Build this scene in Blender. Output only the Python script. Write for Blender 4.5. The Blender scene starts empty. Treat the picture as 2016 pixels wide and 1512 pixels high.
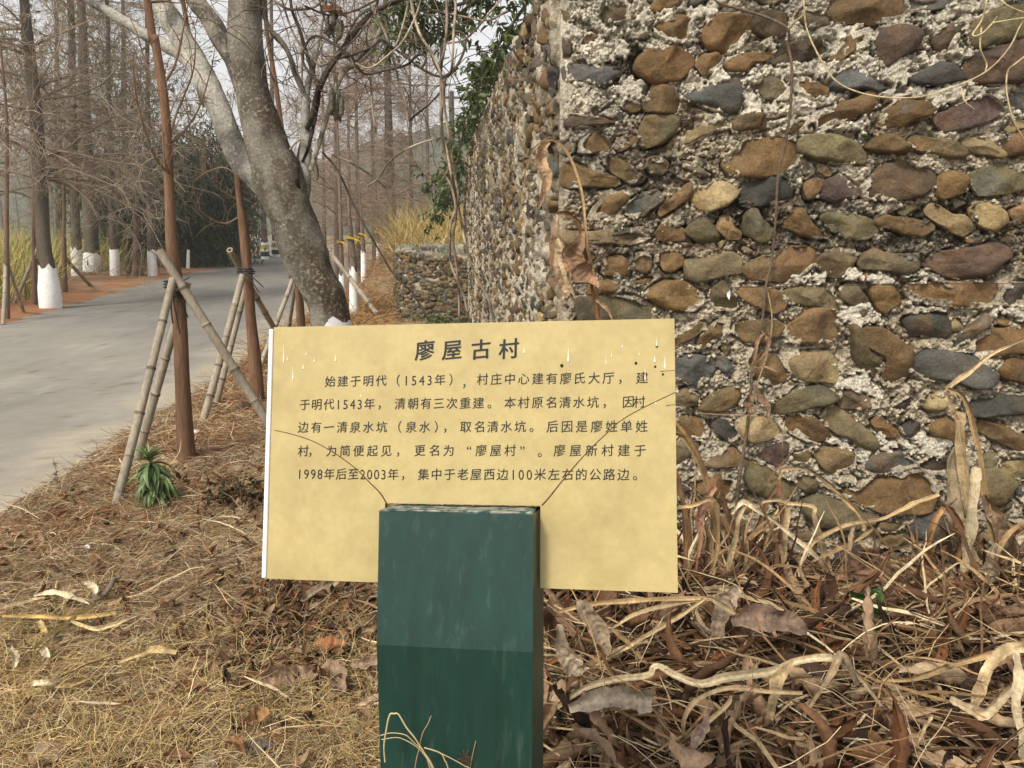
import bpy, math
import numpy as np
from mathutils import Vector
S = bpy.context.scene
COL = S.collection
R = math.radians
# ---------------------------------------------------------------- camera
F_PX, CXP, CYP, CAM_H, PITCH = 1514.0, 1008.0, 756.0, 1.55, R(11.4)
cam_d = bpy.data.cameras.new('camera')
cam_d.sensor_width = 36.0
cam_d.lens = 36.0 * F_PX / 2016.0
cam_d.clip_start, cam_d.clip_end = 0.05, 3000.0
cam = bpy.data.objects.new('camera', cam_d)
cam.location = (0, 0, CAM_H)
cam.rotation_euler = (R(90) - PITCH, 0, 0)
COL.objects.link(cam)
S.camera = cam
# ---------------------------------------------------------------- world (pale overcast sky) and sun
SUN_EL, SUN_AZ = R(50), R(214)          # azimuth measured clockwise from +Y: behind and left of the camera
w = bpy.data.worlds.new('World')
S.world = w
w.use_nodes = True
nt = w.node_tree
for n in list(nt.nodes):
    nt.nodes.remove(n)
sky = nt.nodes.new('ShaderNodeTexSky')
sky.sky_type = 'NISHITA'
sky.sun_disc = False
sky.sun_elevation = SUN_EL
sky.sun_rotation = SUN_AZ
sky.air_density, sky.dust_density, sky.ozone_density = 1.0, 2.0, 1.0
hs = nt.nodes.new('ShaderNodeHueSaturation')
hs.inputs['Saturation'].default_value = 0.05
hs.inputs['Value'].default_value = 1.0
bgn = nt.nodes.new('ShaderNodeBackground')
bgn.inputs['Strength'].default_value = 0.12
wo = nt.nodes.new('ShaderNodeOutputWorld')
nt.links.new(sky.outputs[0], hs.inputs['Color'])
nt.links.new(hs.outputs[0], bgn.inputs['Color'])
nt.links.new(bgn.outputs[0], wo.inputs['Surface'])
sun_d = bpy.data.lights.new('sun', 'SUN')
sun_d.energy = 2.0
sun_d.angle = R(10)
sun_d.color = (1.0, 0.91, 0.76)
sun = bpy.data.objects.new('sun', sun_d)
sv = Vector((math.sin(SUN_AZ) * math.cos(SUN_EL), math.cos(SUN_AZ) * math.cos(SUN_EL), math.sin(SUN_EL)))
sun.rotation_euler = sv.to_track_quat('Z', 'Y').to_euler()
sun.location = (0, 0, 40)
COL.objects.link(sun)
S.view_settings.view_transform = 'Standard'
S.view_settings.look = 'None'
S.view_settings.exposure = 0.84
S.view_settings.gamma = 1.0
S.view_settings.use_curve_mapping = False
S.cycles.max_bounces = 6
S.cycles.use_denoising = True

# ---------------------------------------------------------------- helpers: photo pixel -> place
CT, ST = math.cos(PITCH), math.sin(PITCH)
def ray(px, py):
    dx, dy = (px - CXP) / F_PX, -(py - CYP) / F_PX
    return np.array([dx, CT + dy * ST, -ST + dy * CT])
def P(px, py, Y):                       # the point seen at that pixel at forward distance Y
    d = ray(px, py)
    return np.array([0, 0, CAM_H]) + d * (Y / d[1])
def G(px, py, z=0.0):                   # the point of a level plane seen at that pixel
    d = ray(px, py)
    return np.array([0, 0, CAM_H]) + d * ((z - CAM_H) / d[2])
def on_plane(px, py, o, n):
    d = ray(px, py)
    c = np.array([0, 0, CAM_H])
    return c + d * (np.dot(o - c, n) / np.dot(d, n))

# ---------------------------------------------------------------- helpers: noise
def _h(i, j, k, seed):
    h = (i.astype(np.int64) * 374761393 + j.astype(np.int64) * 668265263 + k.astype(np.int64) * 2147483647 + seed * 974634211) & 0xFFFFFFFF
    h = ((h ^ (h >> 13)) * 1274126177) & 0xFFFFFFFF
    h = ((h ^ (h >> 16)) * 2246822519) & 0xFFFFFFFF
    return ((h ^ (h >> 15)) & 0xFFFFFF) / float(0xFFFFFF)
def vn(p, seed=0):
    p = np.asarray(p, float)
    i = np.floor(p).astype(np.int64)
    f = p - i
    f = f * f * (3 - 2 * f)
    r = 0
    for a in (0, 1):
        for b in (0, 1):
            for c in (0, 1):
                wgt = (f[..., 0] if a else 1 - f[..., 0]) * (f[..., 1] if b else 1 - f[..., 1]) * (f[..., 2] if c else 1 - f[..., 2])
                r = r + wgt * _h(i[..., 0] + a, i[..., 1] + b, i[..., 2] + c, seed)
    return r
def fbm(p, scale, octv=4, seed=0, gain=.5):
    p = np.asarray(p, float) * scale
    a, t, r = 1.0, 0.0, 0
    for o in range(octv):
        r = r + a * vn(p * (2.03 ** o) + 17.3 * o, seed + o)
        t += a
        a *= gain
    return r / t
def sstep(a, b, x):
    t = np.clip((x - a) / (b - a), 0, 1)
    return t * t * (3 - 2 * t)
def lerp(a, b, t):
    return np.asarray(a) * (1 - t) + np.asarray(b) * t
def nrm(v):
    return v / (np.linalg.norm(v, axis=-1, keepdims=True) + 1e-12)

# ---------------------------------------------------------------- helpers: meshes
class MB:
    def __init__(s):
        s.v, s.c, s.q, s.t, s.n = [], [], [], [], 0
    def add(s, v, quads=None, tris=None, col=(.5, .5, .5)):
        v = np.asarray(v, float).reshape(-1, 3)
        col = np.asarray(col, float)
        if col.ndim == 1:
            col = np.repeat(col[None, :3], len(v), 0)
        s.v.append(v); s.c.append(col.reshape(-1, 3))
        if quads is not None and len(quads): s.q.append(np.asarray(quads, np.int64).reshape(-1, 4) + s.n)
        if tris is not None and len(tris): s.t.append(np.asarray(tris, np.int64).reshape(-1, 3) + s.n)
        s.n += len(v)
        return s
    def build(s, name, material, parent=None, smooth=True):
        V = np.concatenate(s.v).astype(np.float32)
        C = np.concatenate(s.c).astype(np.float32)
        q = np.concatenate(s.q) if s.q else np.zeros((0, 4), np.int64)
        t = np.concatenate(s.t) if s.t else np.zeros((0, 3), np.int64)
        me = bpy.data.meshes.new(name)
        me.vertices.add(len(V)); me.vertices.foreach_set('co', V.ravel())
        loops = np.concatenate([q.ravel(), t.ravel()]).astype(np.int32)
        me.loops.add(len(loops)); me.loops.foreach_set('vertex_index', loops)
        st = np.concatenate([np.arange(len(q)) * 4, len(q) * 4 + np.arange(len(t)) * 3]).astype(np.int32)
        me.polygons.add(len(st)); me.polygons.foreach_set('loop_start', st)
        me.polygons.foreach_set('use_smooth', np.full(len(st), smooth, bool))
        at = me.color_attributes.new('Col', 'FLOAT_COLOR', 'POINT')
        at.data.foreach_set('color', np.concatenate([C, np.ones((len(C), 1), np.float32)], 1).ravel())
        me.materials.append(material)
        me.update(calc_edges=True)
        me.validate()
        o = bpy.data.objects.new(name, me)
        COL.objects.link(o)
        if parent is not None:
            o.parent = parent
            me.vertices.foreach_set('co', (V - np.array(parent.location, np.float32)).ravel())
            me.update()
        return o
def tag(o, label=None, cat=None, group=None, kind=None):
    for k, v in (('label', label), ('category', cat), ('group', group), ('kind', kind)):
        if v: o[k] = v
    return o
def thing(name, label, cat, loc=(0, 0, 0), group=None):
    o = bpy.data.objects.new(name, None)
    o.empty_display_size = .1
    o.location = [float(a) for a in loc]
    COL.objects.link(o)
    return tag(o, label, cat, group)
def copy_tree(o, parent=None):
    c = o.copy(); COL.objects.link(c)
    if parent is not None: c.parent = parent
    for ch in list(o.children): copy_tree(ch, c)
    return c

def gridq(n, m, wrap=False):            # quads of an n x m vertex grid (wrap joins the last column to the first)
    i = np.arange(n - 1)[:, None]; j = np.arange(m if wrap else m - 1)[None, :]
    j2 = (j + 1) % m
    return np.stack([i * m + j + 0 * j, i * m + j2, (i + 1) * m + j2, (i + 1) * m + j], -1).reshape(-1, 4)
def spline(p, n):
    p = np.asarray(p, float)
    if len(p) < 3:
        t = np.linspace(0, 1, n)[:, None]
        return p[0] * (1 - t) + p[-1] * t
    e = np.vstack([2 * p[0] - p[1], p, 2 * p[-1] - p[-2]])
    t = np.linspace(0, len(p) - 1 - 1e-6, n)
    i = t.astype(int); f = (t - i)[:, None]
    a, b, c, d = e[i], e[i + 1], e[i + 2], e[i + 3]
    return .5 * (2 * b + (c - a) * f + (2 * a - 5 * b + 4 * c - d) * f ** 2 + (3 * b - a - 3 * c + d) * f ** 3)
def tubes(mb, Pn, Rn, sides, col, cap=False):   # N polylines of K points at once
    Pn = np.asarray(Pn, float)
    if Pn.ndim == 2: Pn = Pn[None]
    N, K, _ = Pn.shape
    Rn = np.asarray(Rn, float) * np.ones((N, K))
    T = np.gradient(Pn, axis=1); T = nrm(T)
    m = np.abs(T.mean(1)); ref = np.eye(3)[np.argmin(m, 1)]
    a = np.repeat(ref[:, None, :], K, 1)
    a = nrm(np.cross(T, a)); b = np.cross(T, a)
    th = np.arange(sides) * 2 * math.pi / sides
    ring = a[:, :, None, :] * np.cos(th)[None, None, :, None] + b[:, :, None, :] * np.sin(th)[None, None, :, None]
    V = Pn[:, :, None, :] + ring * Rn[:, :, None, None]
    q = gridq(K, sides, True)
    Q = (q[None] + (np.arange(N) * K * sides)[:, None, None]).reshape(-1, 4)
    col = np.asarray(col, float)
    if col.ndim == 1: C = np.broadcast_to(col[:3], (N, K, sides, 3))
    elif col.ndim == 2 and len(col) == N and not (N == 1 and K > 1): C = np.broadcast_to(col[:, None, None, :], (N, K, sides, 3))
    elif col.ndim == 2: C = np.broadcast_to(col[None, :, None, :], (N, K, sides, 3))
    else: C = col
    mb.add(V, Q, None, C.reshape(-1, 3))
    if cap:
        for r_ in (0, K - 1):
            for n_ in range(N):
                c0 = Pn[n_, r_]
                vs = np.vstack([V[n_, r_], c0])
                k = np.arange(sides)
                tr = np.stack([k, (k + 1) % sides, np.full(sides, sides)], 1)
                if r_ == 0: tr = tr[:, ::-1]
                mb.add(vs, None, tr, C[n_, r_, 0] if np.ndim(cap) == 0 else cap)
    return V
def limb(mb, pts, rad, sides=12, n=24, col=(.3, .25, .2), bump=0.0, seed=0, cap=False):   # one smooth tapering tube with an uneven surface
    p = spline(pts, n)
    r = np.interp(np.linspace(0, 1, n), np.linspace(0, 1, len(rad)), rad)
    i0 = len(mb.v)
    tubes(mb, p, r, sides, col, cap)
    if bump:
        V = mb.v[i0].reshape(n, sides, 3)
        d = V - p[:, None, :]
        k = 1 + bump * (fbm(V / max(r.mean(), 1e-4), .55, 3, seed) - .5) * 2
        mb.v[i0] = (p[:, None, :] + d * k[..., None]).reshape(-1, 3)
    return p
def box(mb, o, ax, ay, az, col, bevel=0.0):      # a box from a centre and three half-axis vectors, edges chamfered
    o, ax, ay, az = [np.asarray(a, float) for a in (o, ax, ay, az)]
    L = [np.linalg.norm(a) for a in (ax, ay, az)]
    if bevel <= 0:
        V = [o + sx * ax + sy * ay + sz * az for sx in (-1, 1) for sy in (-1, 1) for sz in (-1, 1)]
        mb.add(V, [(0, 1, 3, 2), (4, 6, 7, 5), (0, 4, 5, 1), (2, 3, 7, 6), (0, 2, 6, 4), (1, 5, 7, 3)], None, col)
        return
    u = [ax / L[0], ay / L[1], az / L[2]]
    bm = [min(bevel, l * .45) for l in L]
    V, idx = [], {}
    for sx in (-1, 1):
        for sy in (-1, 1):
            for sz in (-1, 1):
                s = (sx, sy, sz)
                for k in range(3):
                    p = o.copy()
                    for j in range(3):
                        p = p + u[j] * s[j] * (L[j] - (0 if j == k else bm[j]))
                    idx[s, k] = len(V); V.append(p)
    q, t = [], []
    for k in range(3):
        a, b = [j for j in range(3) if j != k]
        for sg in (-1, 1):
            f = []
            for (i, j) in ((-1, -1), (1, -1), (1, 1), (-1, 1)):
                s = [0, 0, 0]; s[k] = sg; s[a] = i; s[b] = j
                f.append(idx[tuple(s), k])
            if (sg > 0) != (k != 1): f = f[::-1]
            q.append(f)
    for k in range(3):
        a, b = [j for j in range(3) if j != k]
        for i in (-1, 1):
            for j in (-1, 1):
                s0 = [0, 0, 0]; s1 = [0, 0, 0]
                s0[k], s1[k] = -1, 1; s0[a] = s1[a] = i; s0[b] = s1[b] = j
                q.append([idx[tuple(s0), a], idx[tuple(s1), a], idx[tuple(s1), b], idx[tuple(s0), b]])
    for sx in (-1, 1):
        for sy in (-1, 1):
            for sz in (-1, 1):
                t.append([idx[(sx, sy, sz), k] for k in range(3)])
    mb.add(V, q, t, col)
def ribbons(mb, Pn, Wn, side, col):     # N flat strips of K points; side (N,3) or (N,K,3) is the width direction
    Pn = np.asarray(Pn, float); N, K, _ = Pn.shape
    Wn = np.asarray(Wn, float) * np.ones((N, K))
    side = np.asarray(side, float)
    if side.ndim == 2: side = np.repeat(side[:, None, :], K, 1)
    V = np.stack([Pn - side * Wn[..., None] / 2, Pn + side * Wn[..., None] / 2], 2)
    q = gridq(K, 2)
    Q = (q[None] + (np.arange(N) * K * 2)[:, None, None]).reshape(-1, 4)
    C = np.broadcast_to(np.asarray(col, float).reshape(-1, 1, 1, 3), (N, K, 2, 3))
    mb.add(V, Q, None, C.reshape(-1, 3))
def leaves(mb, pos, yaw, pitch, roll, L, Wd, bend, curl, col, rng, K=6, M=5, crumple=.12, sharp=1.0, twist=0.0):   # N dry or green leaves, curved and cupped
    N = len(pos)
    u = np.linspace(0, 1, K); v = np.linspace(-1, 1, M)
    L, Wd, bend, curl = [np.broadcast_to(np.asarray(a, float), (N,)) for a in (L, Wd, bend, curl)]
    ang = bend[:, None] * u[None]
    dx = np.cos(ang) / (K - 1); dz = np.sin(ang) / (K - 1)
    x = np.concatenate([np.zeros((N, 1)), np.cumsum(dx[:, 1:], 1)], 1) * L[:, None]
    z = np.concatenate([np.zeros((N, 1)), np.cumsum(dz[:, 1:], 1)], 1) * L[:, None]
    prof = np.sin(math.pi * np.clip(u, .02, .985) ** .8) ** sharp
    wdt = Wd[:, None] * .5 * prof[None]
    ca = curl[:, None, None] * v[None, None, :]
    y = wdt[..., None] * np.sin(ca) / np.maximum(np.abs(curl[:, None, None]), .05) if False else wdt[..., None] * v[None, None, :] * np.cos(ca * .7)
    zz = wdt[..., None] * np.abs(v)[None, None, :] * np.sin(np.abs(ca))* np.sign(curl)[:, None, None]
    X = np.repeat(x[..., None], M, 2); Y = y; Z = z[..., None] + zz
    nz = (rng.random((N, K, M)) - .5) * 2
    Z = Z + nz * crumple * Wd[:, None, None]
    X = X + (rng.random((N, K, M)) - .5) * crumple * .8 * Wd[:, None, None]
    Y = Y + (rng.random((N, K, M)) - .5) * crumple * .8 * Wd[:, None, None]
    rl = roll[:, None, None] + (rng.normal(0, 1, N) * twist)[:, None, None] * u[None, :, None]
    cr, sr = np.cos(rl), np.sin(rl)
    Y, Z = Y * cr - Z * sr, Y * sr + Z * cr
    cp, sp = np.cos(pitch)[:, None, None], np.sin(pitch)[:, None, None]
    X, Z = X * cp - Z * sp, X * sp + Z * cp
    cy, sy = np.cos(yaw)[:, None, None], np.sin(yaw)[:, None, None]
    X, Y = X * cy - Y * sy, X * sy + Y * cy
    V = np.stack([X, Y, Z], -1) + np.asarray(pos)[:, None, None, :]
    q = gridq(K, M)
    Q = (q[None] + (np.arange(N) * K * M)[:, None, None]).reshape(-1, 4)
    C = np.broadcast_to(np.asarray(col).reshape(-1, 1, 1, 3), (N, K, M, 3)) * (1 + .25 * (rng.random((N, K, M, 1)) - .5))
    mb.add(V, Q, None, C.reshape(-1, 3))
def grow(P0, D0, L, K, rng, wig=.15, grav=0.0):      # N wandering twigs
    N = len(P0)
    out = np.zeros((N, K, 3)); out[:, 0] = P0
    d = nrm(np.asarray(D0, float)); L = np.asarray(L, float) * np.ones(N)
    for k in range(1, K):
        d = d + rng.normal(0, wig, (N, 3)); d[:, 2] += grav
        d = nrm(d)
        out[:, k] = out[:, k - 1] + d * (L / (K - 1))[:, None]
    return out
def pick(rng, cols, n, var=.25):
    c = np.array(cols)[rng.integers(0, len(cols), n)]
    return c * (1 + var * (rng.random((n, 1)) - .5) * 2)

# ---------------------------------------------------------------- helpers: materials
def material(name, base=None, mott=(8, .35), fine=(60, .25), tint=None, tint_scale=3, tint_rng=(.5, .7), rough=.8, spec=.3, bump=(80, .3, .01), bump2=None, stretch=(1, 1, 1), transl=0.0):
    m = bpy.data.materials.new(name); m.use_nodes = True
    n, l = m.node_tree.nodes, m.node_tree.links
    b = n['Principled BSDF']
    b.inputs['Roughness'].default_value = rough
    b.inputs['Specular IOR Level'].default_value = spec
    tc = n.new('ShaderNodeTexCoord'); mp = n.new('ShaderNodeMapping')
    mp.inputs['Scale'].default_value = stretch
    geo = n.new('ShaderNodeNewGeometry')
    l.new(geo.outputs['Position'], mp.inputs['Vector'])
    if base is None:
        a = n.new('ShaderNodeAttribute'); a.attribute_name = 'Col'; c = a.outputs['Color']
    else:
        a = n.new('ShaderNodeRGB'); a.outputs[0].default_value = (*base, 1); c = a.outputs[0]
    def noise(sc, det=4, ro=.6):
        t = n.new('ShaderNodeTexNoise'); t.inputs['Scale'].default_value = sc; t.inputs['Detail'].default_value = det; t.inputs['Roughness'].default_value = ro
        l.new(mp.outputs[0], t.inputs['Vector']); return t.outputs['Fac']
    if tint is not None:
        r_ = n.new('ShaderNodeMapRange'); r_.inputs[1].default_value, r_.inputs[2].default_value = tint_rng
        l.new(noise(tint_scale, 6, .65), r_.inputs[0])
        mx = n.new('ShaderNodeMix'); mx.data_type = 'RGBA'
        l.new(r_.outputs[0], mx.inputs[0]); l.new(c, mx.inputs[6]); mx.inputs[7].default_value = (*tint, 1)
        c = mx.outputs[2]
    for sc, amp in (mott, fine):
        if amp <= 0: continue
        r_ = n.new('ShaderNodeMapRange'); r_.inputs[1].default_value, r_.inputs[2].default_value = .28, .72
        r_.inputs[3].default_value, r_.inputs[4].default_value = 1 - amp, 1 + amp
        l.new(noise(sc), r_.inputs[0])
        mx = n.new('ShaderNodeVectorMath'); mx.operation = 'SCALE'
        l.new(c, mx.inputs[0]); l.new(r_.outputs[0], mx.inputs['Scale'])
        c = mx.outputs[0]
    l.new(c, b.inputs['Base Color'])
    if bump:
        prev = None
        for (sc, st_, di) in ([bump] + ([bump2] if bump2 else [])):
            bp = n.new('ShaderNodeBump'); bp.inputs['Strength'].default_value = st_; bp.inputs['Distance'].default_value = di
            l.new(noise(sc, 6, .65), bp.inputs['Height'])
            if prev: l.new(prev, bp.inputs['Normal'])
            prev = bp.outputs[0]
        l.new(prev, b.inputs['Normal'])
    if transl:
        tr = n.new('ShaderNodeBsdfTranslucent'); l.new(c, tr.inputs[0])
        ms = n.new('ShaderNodeMixShader'); ms.inputs[0].default_value = transl
        l.new(b.outputs[0], ms.inputs[1]); l.new(tr.outputs[0], ms.inputs[2])
        l.new(ms.outputs[0], n['Material Output'].inputs['Surface'])
    return m
M = dict(
    ground=material('soil', mott=(3, .25), fine=(45, .4), bump=(30, .5, .03), bump2=(140, .5, .01)),
    road=material('road_surface', mott=(1.2, .1), fine=(90, .14), rough=.9, bump=(220, .3, .004)),
    stone=material('river_stone', mott=(14, .34), fine=(95, .32), tint=(.17, .095, .045), tint_scale=6, tint_rng=(.54, .78), rough=.72, spec=.3, bump=(34, .6, .02), bump2=(170, .5, .006)),
    mortar=material('mortar', mott=(30, .3), fine=(170, .5), rough=.95, spec=.1, bump=(80, .9, .025), bump2=(230, .8, .01)),
    bark=material('bark', mott=(6, .2), fine=(55, .35), rough=.9, spec=.15, bump=(45, .6, .015)),
    barkv=material('fibrous_bark', mott=(10, .2), fine=(60, .3), rough=.9, spec=.15, bump=(60, .8, .012), stretch=(1, 1, .15)),
    lichen=material('lichen_bark', tint=(.29, .265, .215), tint_scale=38, tint_rng=(.52, .66), mott=(5, .3), fine=(60, .35), rough=.92, spec=.1, bump=(38, .7, .015), bump2=(150, .4, .006)),
    lime=material('limewash', base=(.82, .82, .8), mott=(12, .12), fine=(60, .1), rough=.9, spec=.1, bump=(60, .4, .01)),
    twig=material('twig', mott=(4, .2), fine=(30, .1), bump=None, rough=.9, spec=.1),
    dry=material('dry_plant', mott=(14, .3), fine=(90, .3), rough=.75, spec=.25, bump=(90, .35, .006), transl=.12),
    straw=material('straw', mott=(6, .25), fine=(40, .2), rough=.8, spec=.2, bump=None),
    green=material('leaf', mott=(10, .3), fine=(40, .2), rough=.45, spec=.45, bump=None, transl=.2),
    bamboo=material('weathered_bamboo', mott=(9, .2), fine=(70, .3), rough=.7, spec=.3, bump=(120, .4, .004), stretch=(1, 1, .2)),
    strap=material('rubber', base=(.03, .032, .035), mott=(20, .2), fine=(60, .2), rough=.6, bump=None),
    paint=material('plain_paint', mott=(6, .1), fine=(50, .1), rough=.6, bump=None),
    glass=material('green_glass', mott=(30, .3), fine=(80, .1), rough=.15, spec=.6, bump=None),
)
# ================================================================ SETTING: ground, road, hills
RIGHT_EDGE = np.array([(-2.3, -6), (-2.5, 0), (-2.72, 3), (-2.85, 4.4), (-2.95, 5.3), (-3.0, 6.2), (-3.12, 7.9), (-3.4, 10.7), (-3.75, 14), (-4.6, 20), (-6.4, 30), (-9.2, 42), (-14, 60), (-24, 90), (-40, 130)])
LEFT_EDGE = np.array([(-7.0, -6), (-7.2, 0), (-7.4, 4), (-7.8, 8), (-8.35, 12.6), (-9.3, 17), (-10.7, 23), (-12.0, 32), (-14.5, 45), (-20, 62), (-31, 90), (-48, 130)])
def re(y): return np.interp(y, RIGHT_EDGE[:, 1], RIGHT_EDGE[:, 0])
def le(y): return np.interp(y, LEFT_EDGE[:, 1], LEFT_EDGE[:, 0])
def ground_z(x, y):
    p = np.stack([x, y, 0 * x], -1)
    s = np.maximum(le(y) - x, x - re(y))          # metres outside the road (negative on it)
    rough = (fbm(p, 2.2, 3, 5) - .5) * .09 + (fbm(p, 14, 3, 9) - .5) * .035
    out = np.where(x < le(y), .03 + .1 * sstep(0, 3, s), .015 + .06 * sstep(0, 1.2, s)) + rough * sstep(-.1, .5, s)
    far = sstep(60, 250, np.hypot(x, y)) * .5 * 0
    bank = 1.0 * sstep(15.5, 19, y) * sstep(-4.0, -2.8, x) * (1 - sstep(8, 16, x)) * (1 - sstep(40, 60, y))
    return np.where(s > -.25, np.minimum(out, .012 + s * .5 + rough * .6) * (s < .3) + out * (s >= .3), -.08) + far + bank
def nonuni(parts):
    return np.unique(np.concatenate([np.arange(a, b, st) for a, b, st in parts]))
gx = nonuni([(-400, -60, 20), (-60, -16, 2), (-16, -4.2, .22), (-4.2, 2.6, .028), (2.6, 12, .4), (12, 60, 4), (60, 401, 20)])
gy = nonuni([(-30, 0, 2), (0, 1.0, .2), (1.0, 7.5, .03), (7.5, 16, .12), (16, 50, .5), (50, 120, 4), (120, 601, 20)])
X, Y = np.meshgrid(gx, gy)
Z = ground_z(X, Y)
pp = np.stack([X, Y, 0 * X], -1)
n1, n2, n3 = fbm(pp, 1.3, 4, 21), fbm(pp, 7, 4, 22), fbm(pp, .5, 3, 23)
s = np.maximum(le(Y) - X, X - re(Y))
c = lerp((.17, .12, .072), (.34, .255, .165), n2[..., None])
c = lerp(c, (.25, .105, .045), (sstep(.45, .62, n1) * sstep(1.6, .1, s) * .8)[..., None])
c = lerp(c, (.27, .12, .05), ((X < le(Y)) * sstep(4, .3, s) * sstep(.25, .5, n1) * .9)[..., None])
c = lerp(c, (.36, .31, .23), (sstep(.22, .0, s + (n2 - .5) * .3) * (X > re(Y)))[..., None])
c = lerp(c, (.03, .019, .011), (sstep(.2, .6, X) * sstep(1.6, 2.2, Y) * (1 - sstep(3.6, 4.2, Y)))[..., None])  # soil below the tangle painted near black, shade of the gaps in its colour
farm = sstep(2, 5, s) * sstep(10, 20, Y)
c = lerp(c, lerp((.30, .24, .10), (.2, .19, .08), n3[..., None]), (farm * .9)[..., None])
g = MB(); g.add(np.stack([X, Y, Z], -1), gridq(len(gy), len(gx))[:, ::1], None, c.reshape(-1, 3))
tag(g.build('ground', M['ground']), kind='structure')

ry = nonuni([(-6, 1, .5), (1, 9, .06), (9, 25, .2), (25, 60, 1), (60, 130, 5)])
rt = np.linspace(0, 1, 70) ** .8
XL, XR = le(ry)[:, None] - .1, re(ry)[:, None] + .12
RX = XR + (XL - XR) * rt[None]; RY = np.repeat(ry[:, None], len(rt), 1)
pr = np.stack([RX, RY, 0 * RX], -1)
RZ = .004 + (fbm(pr, .8, 2, 31) - .5) * .012
nn, nf = fbm(pr, .9, 4, 33), fbm(pr * np.array([1, .35, 1]), 5, 4, 34)
d_r = XR - RX
cr = lerp((.225, .208, .18), (.275, .256, .22), nn[..., None])
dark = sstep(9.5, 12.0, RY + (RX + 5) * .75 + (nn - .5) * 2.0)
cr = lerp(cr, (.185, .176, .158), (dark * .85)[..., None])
cr = lerp(cr, (.37, .325, .25), (sstep(.95, .1, d_r + (nf - .5) * 1.0) * .9)[..., None])
cr = lerp(cr, (.33, .31, .265), (sstep(.58, .75, nf) * .4 * (1 - dark))[..., None])
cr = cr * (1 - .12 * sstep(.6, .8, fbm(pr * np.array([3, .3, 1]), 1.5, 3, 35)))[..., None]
# hairline cracks and a darker patch of repair
ck = np.abs(fbm(pr, .9, 3, 36) - .5); cr = cr * (1 - .35 * sstep(.006, .001, ck))[..., None]
cr = cr * (.86 + .28 * fbm(pr, 24, 2, 37))[..., None]
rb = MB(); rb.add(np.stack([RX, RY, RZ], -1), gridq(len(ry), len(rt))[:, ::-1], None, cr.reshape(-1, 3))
tag(rb.build('road', M['road']), kind='structure')

# wooded hills far behind, as one rolling ridge with a tree-rough outline
hx = np.linspace(-260, 260, 420); hd = np.linspace(0, 1, 14)
HX, HD = np.meshgrid(hx, hd)
base = 10 + 9 * fbm(np.stack([HX, 0 * HX, 0 * HX], -1), .012, 3, 41) + 15 * np.exp(-((HX + 18) / 38) ** 2) + 8 * np.exp(-((HX + 150) / 60) ** 2)
HZ = base * sstep(0, .75, HD) + (fbm(np.stack([HX, HD * 60, 0 * HX], -1), .22, 4, 43) - .5) * 8 * sstep(.05, .5, HD)
hb = MB(); hb.add(np.stack([HX, 185 + HD * 60 + 6 * fbm(np.stack([HX, HD * 40, 0 * HX], -1), .1, 3, 45), HZ - .5], -1), gridq(14, 420), None,
                  (lerp((.05, .065, .04), (.10, .11, .06), fbm(np.stack([HX, HD * 60, 0 * HX], -1), .15, 3, 47)[..., None])).reshape(-1, 3))
tag(hb.build('hills', M['twig']), kind='structure')
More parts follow.
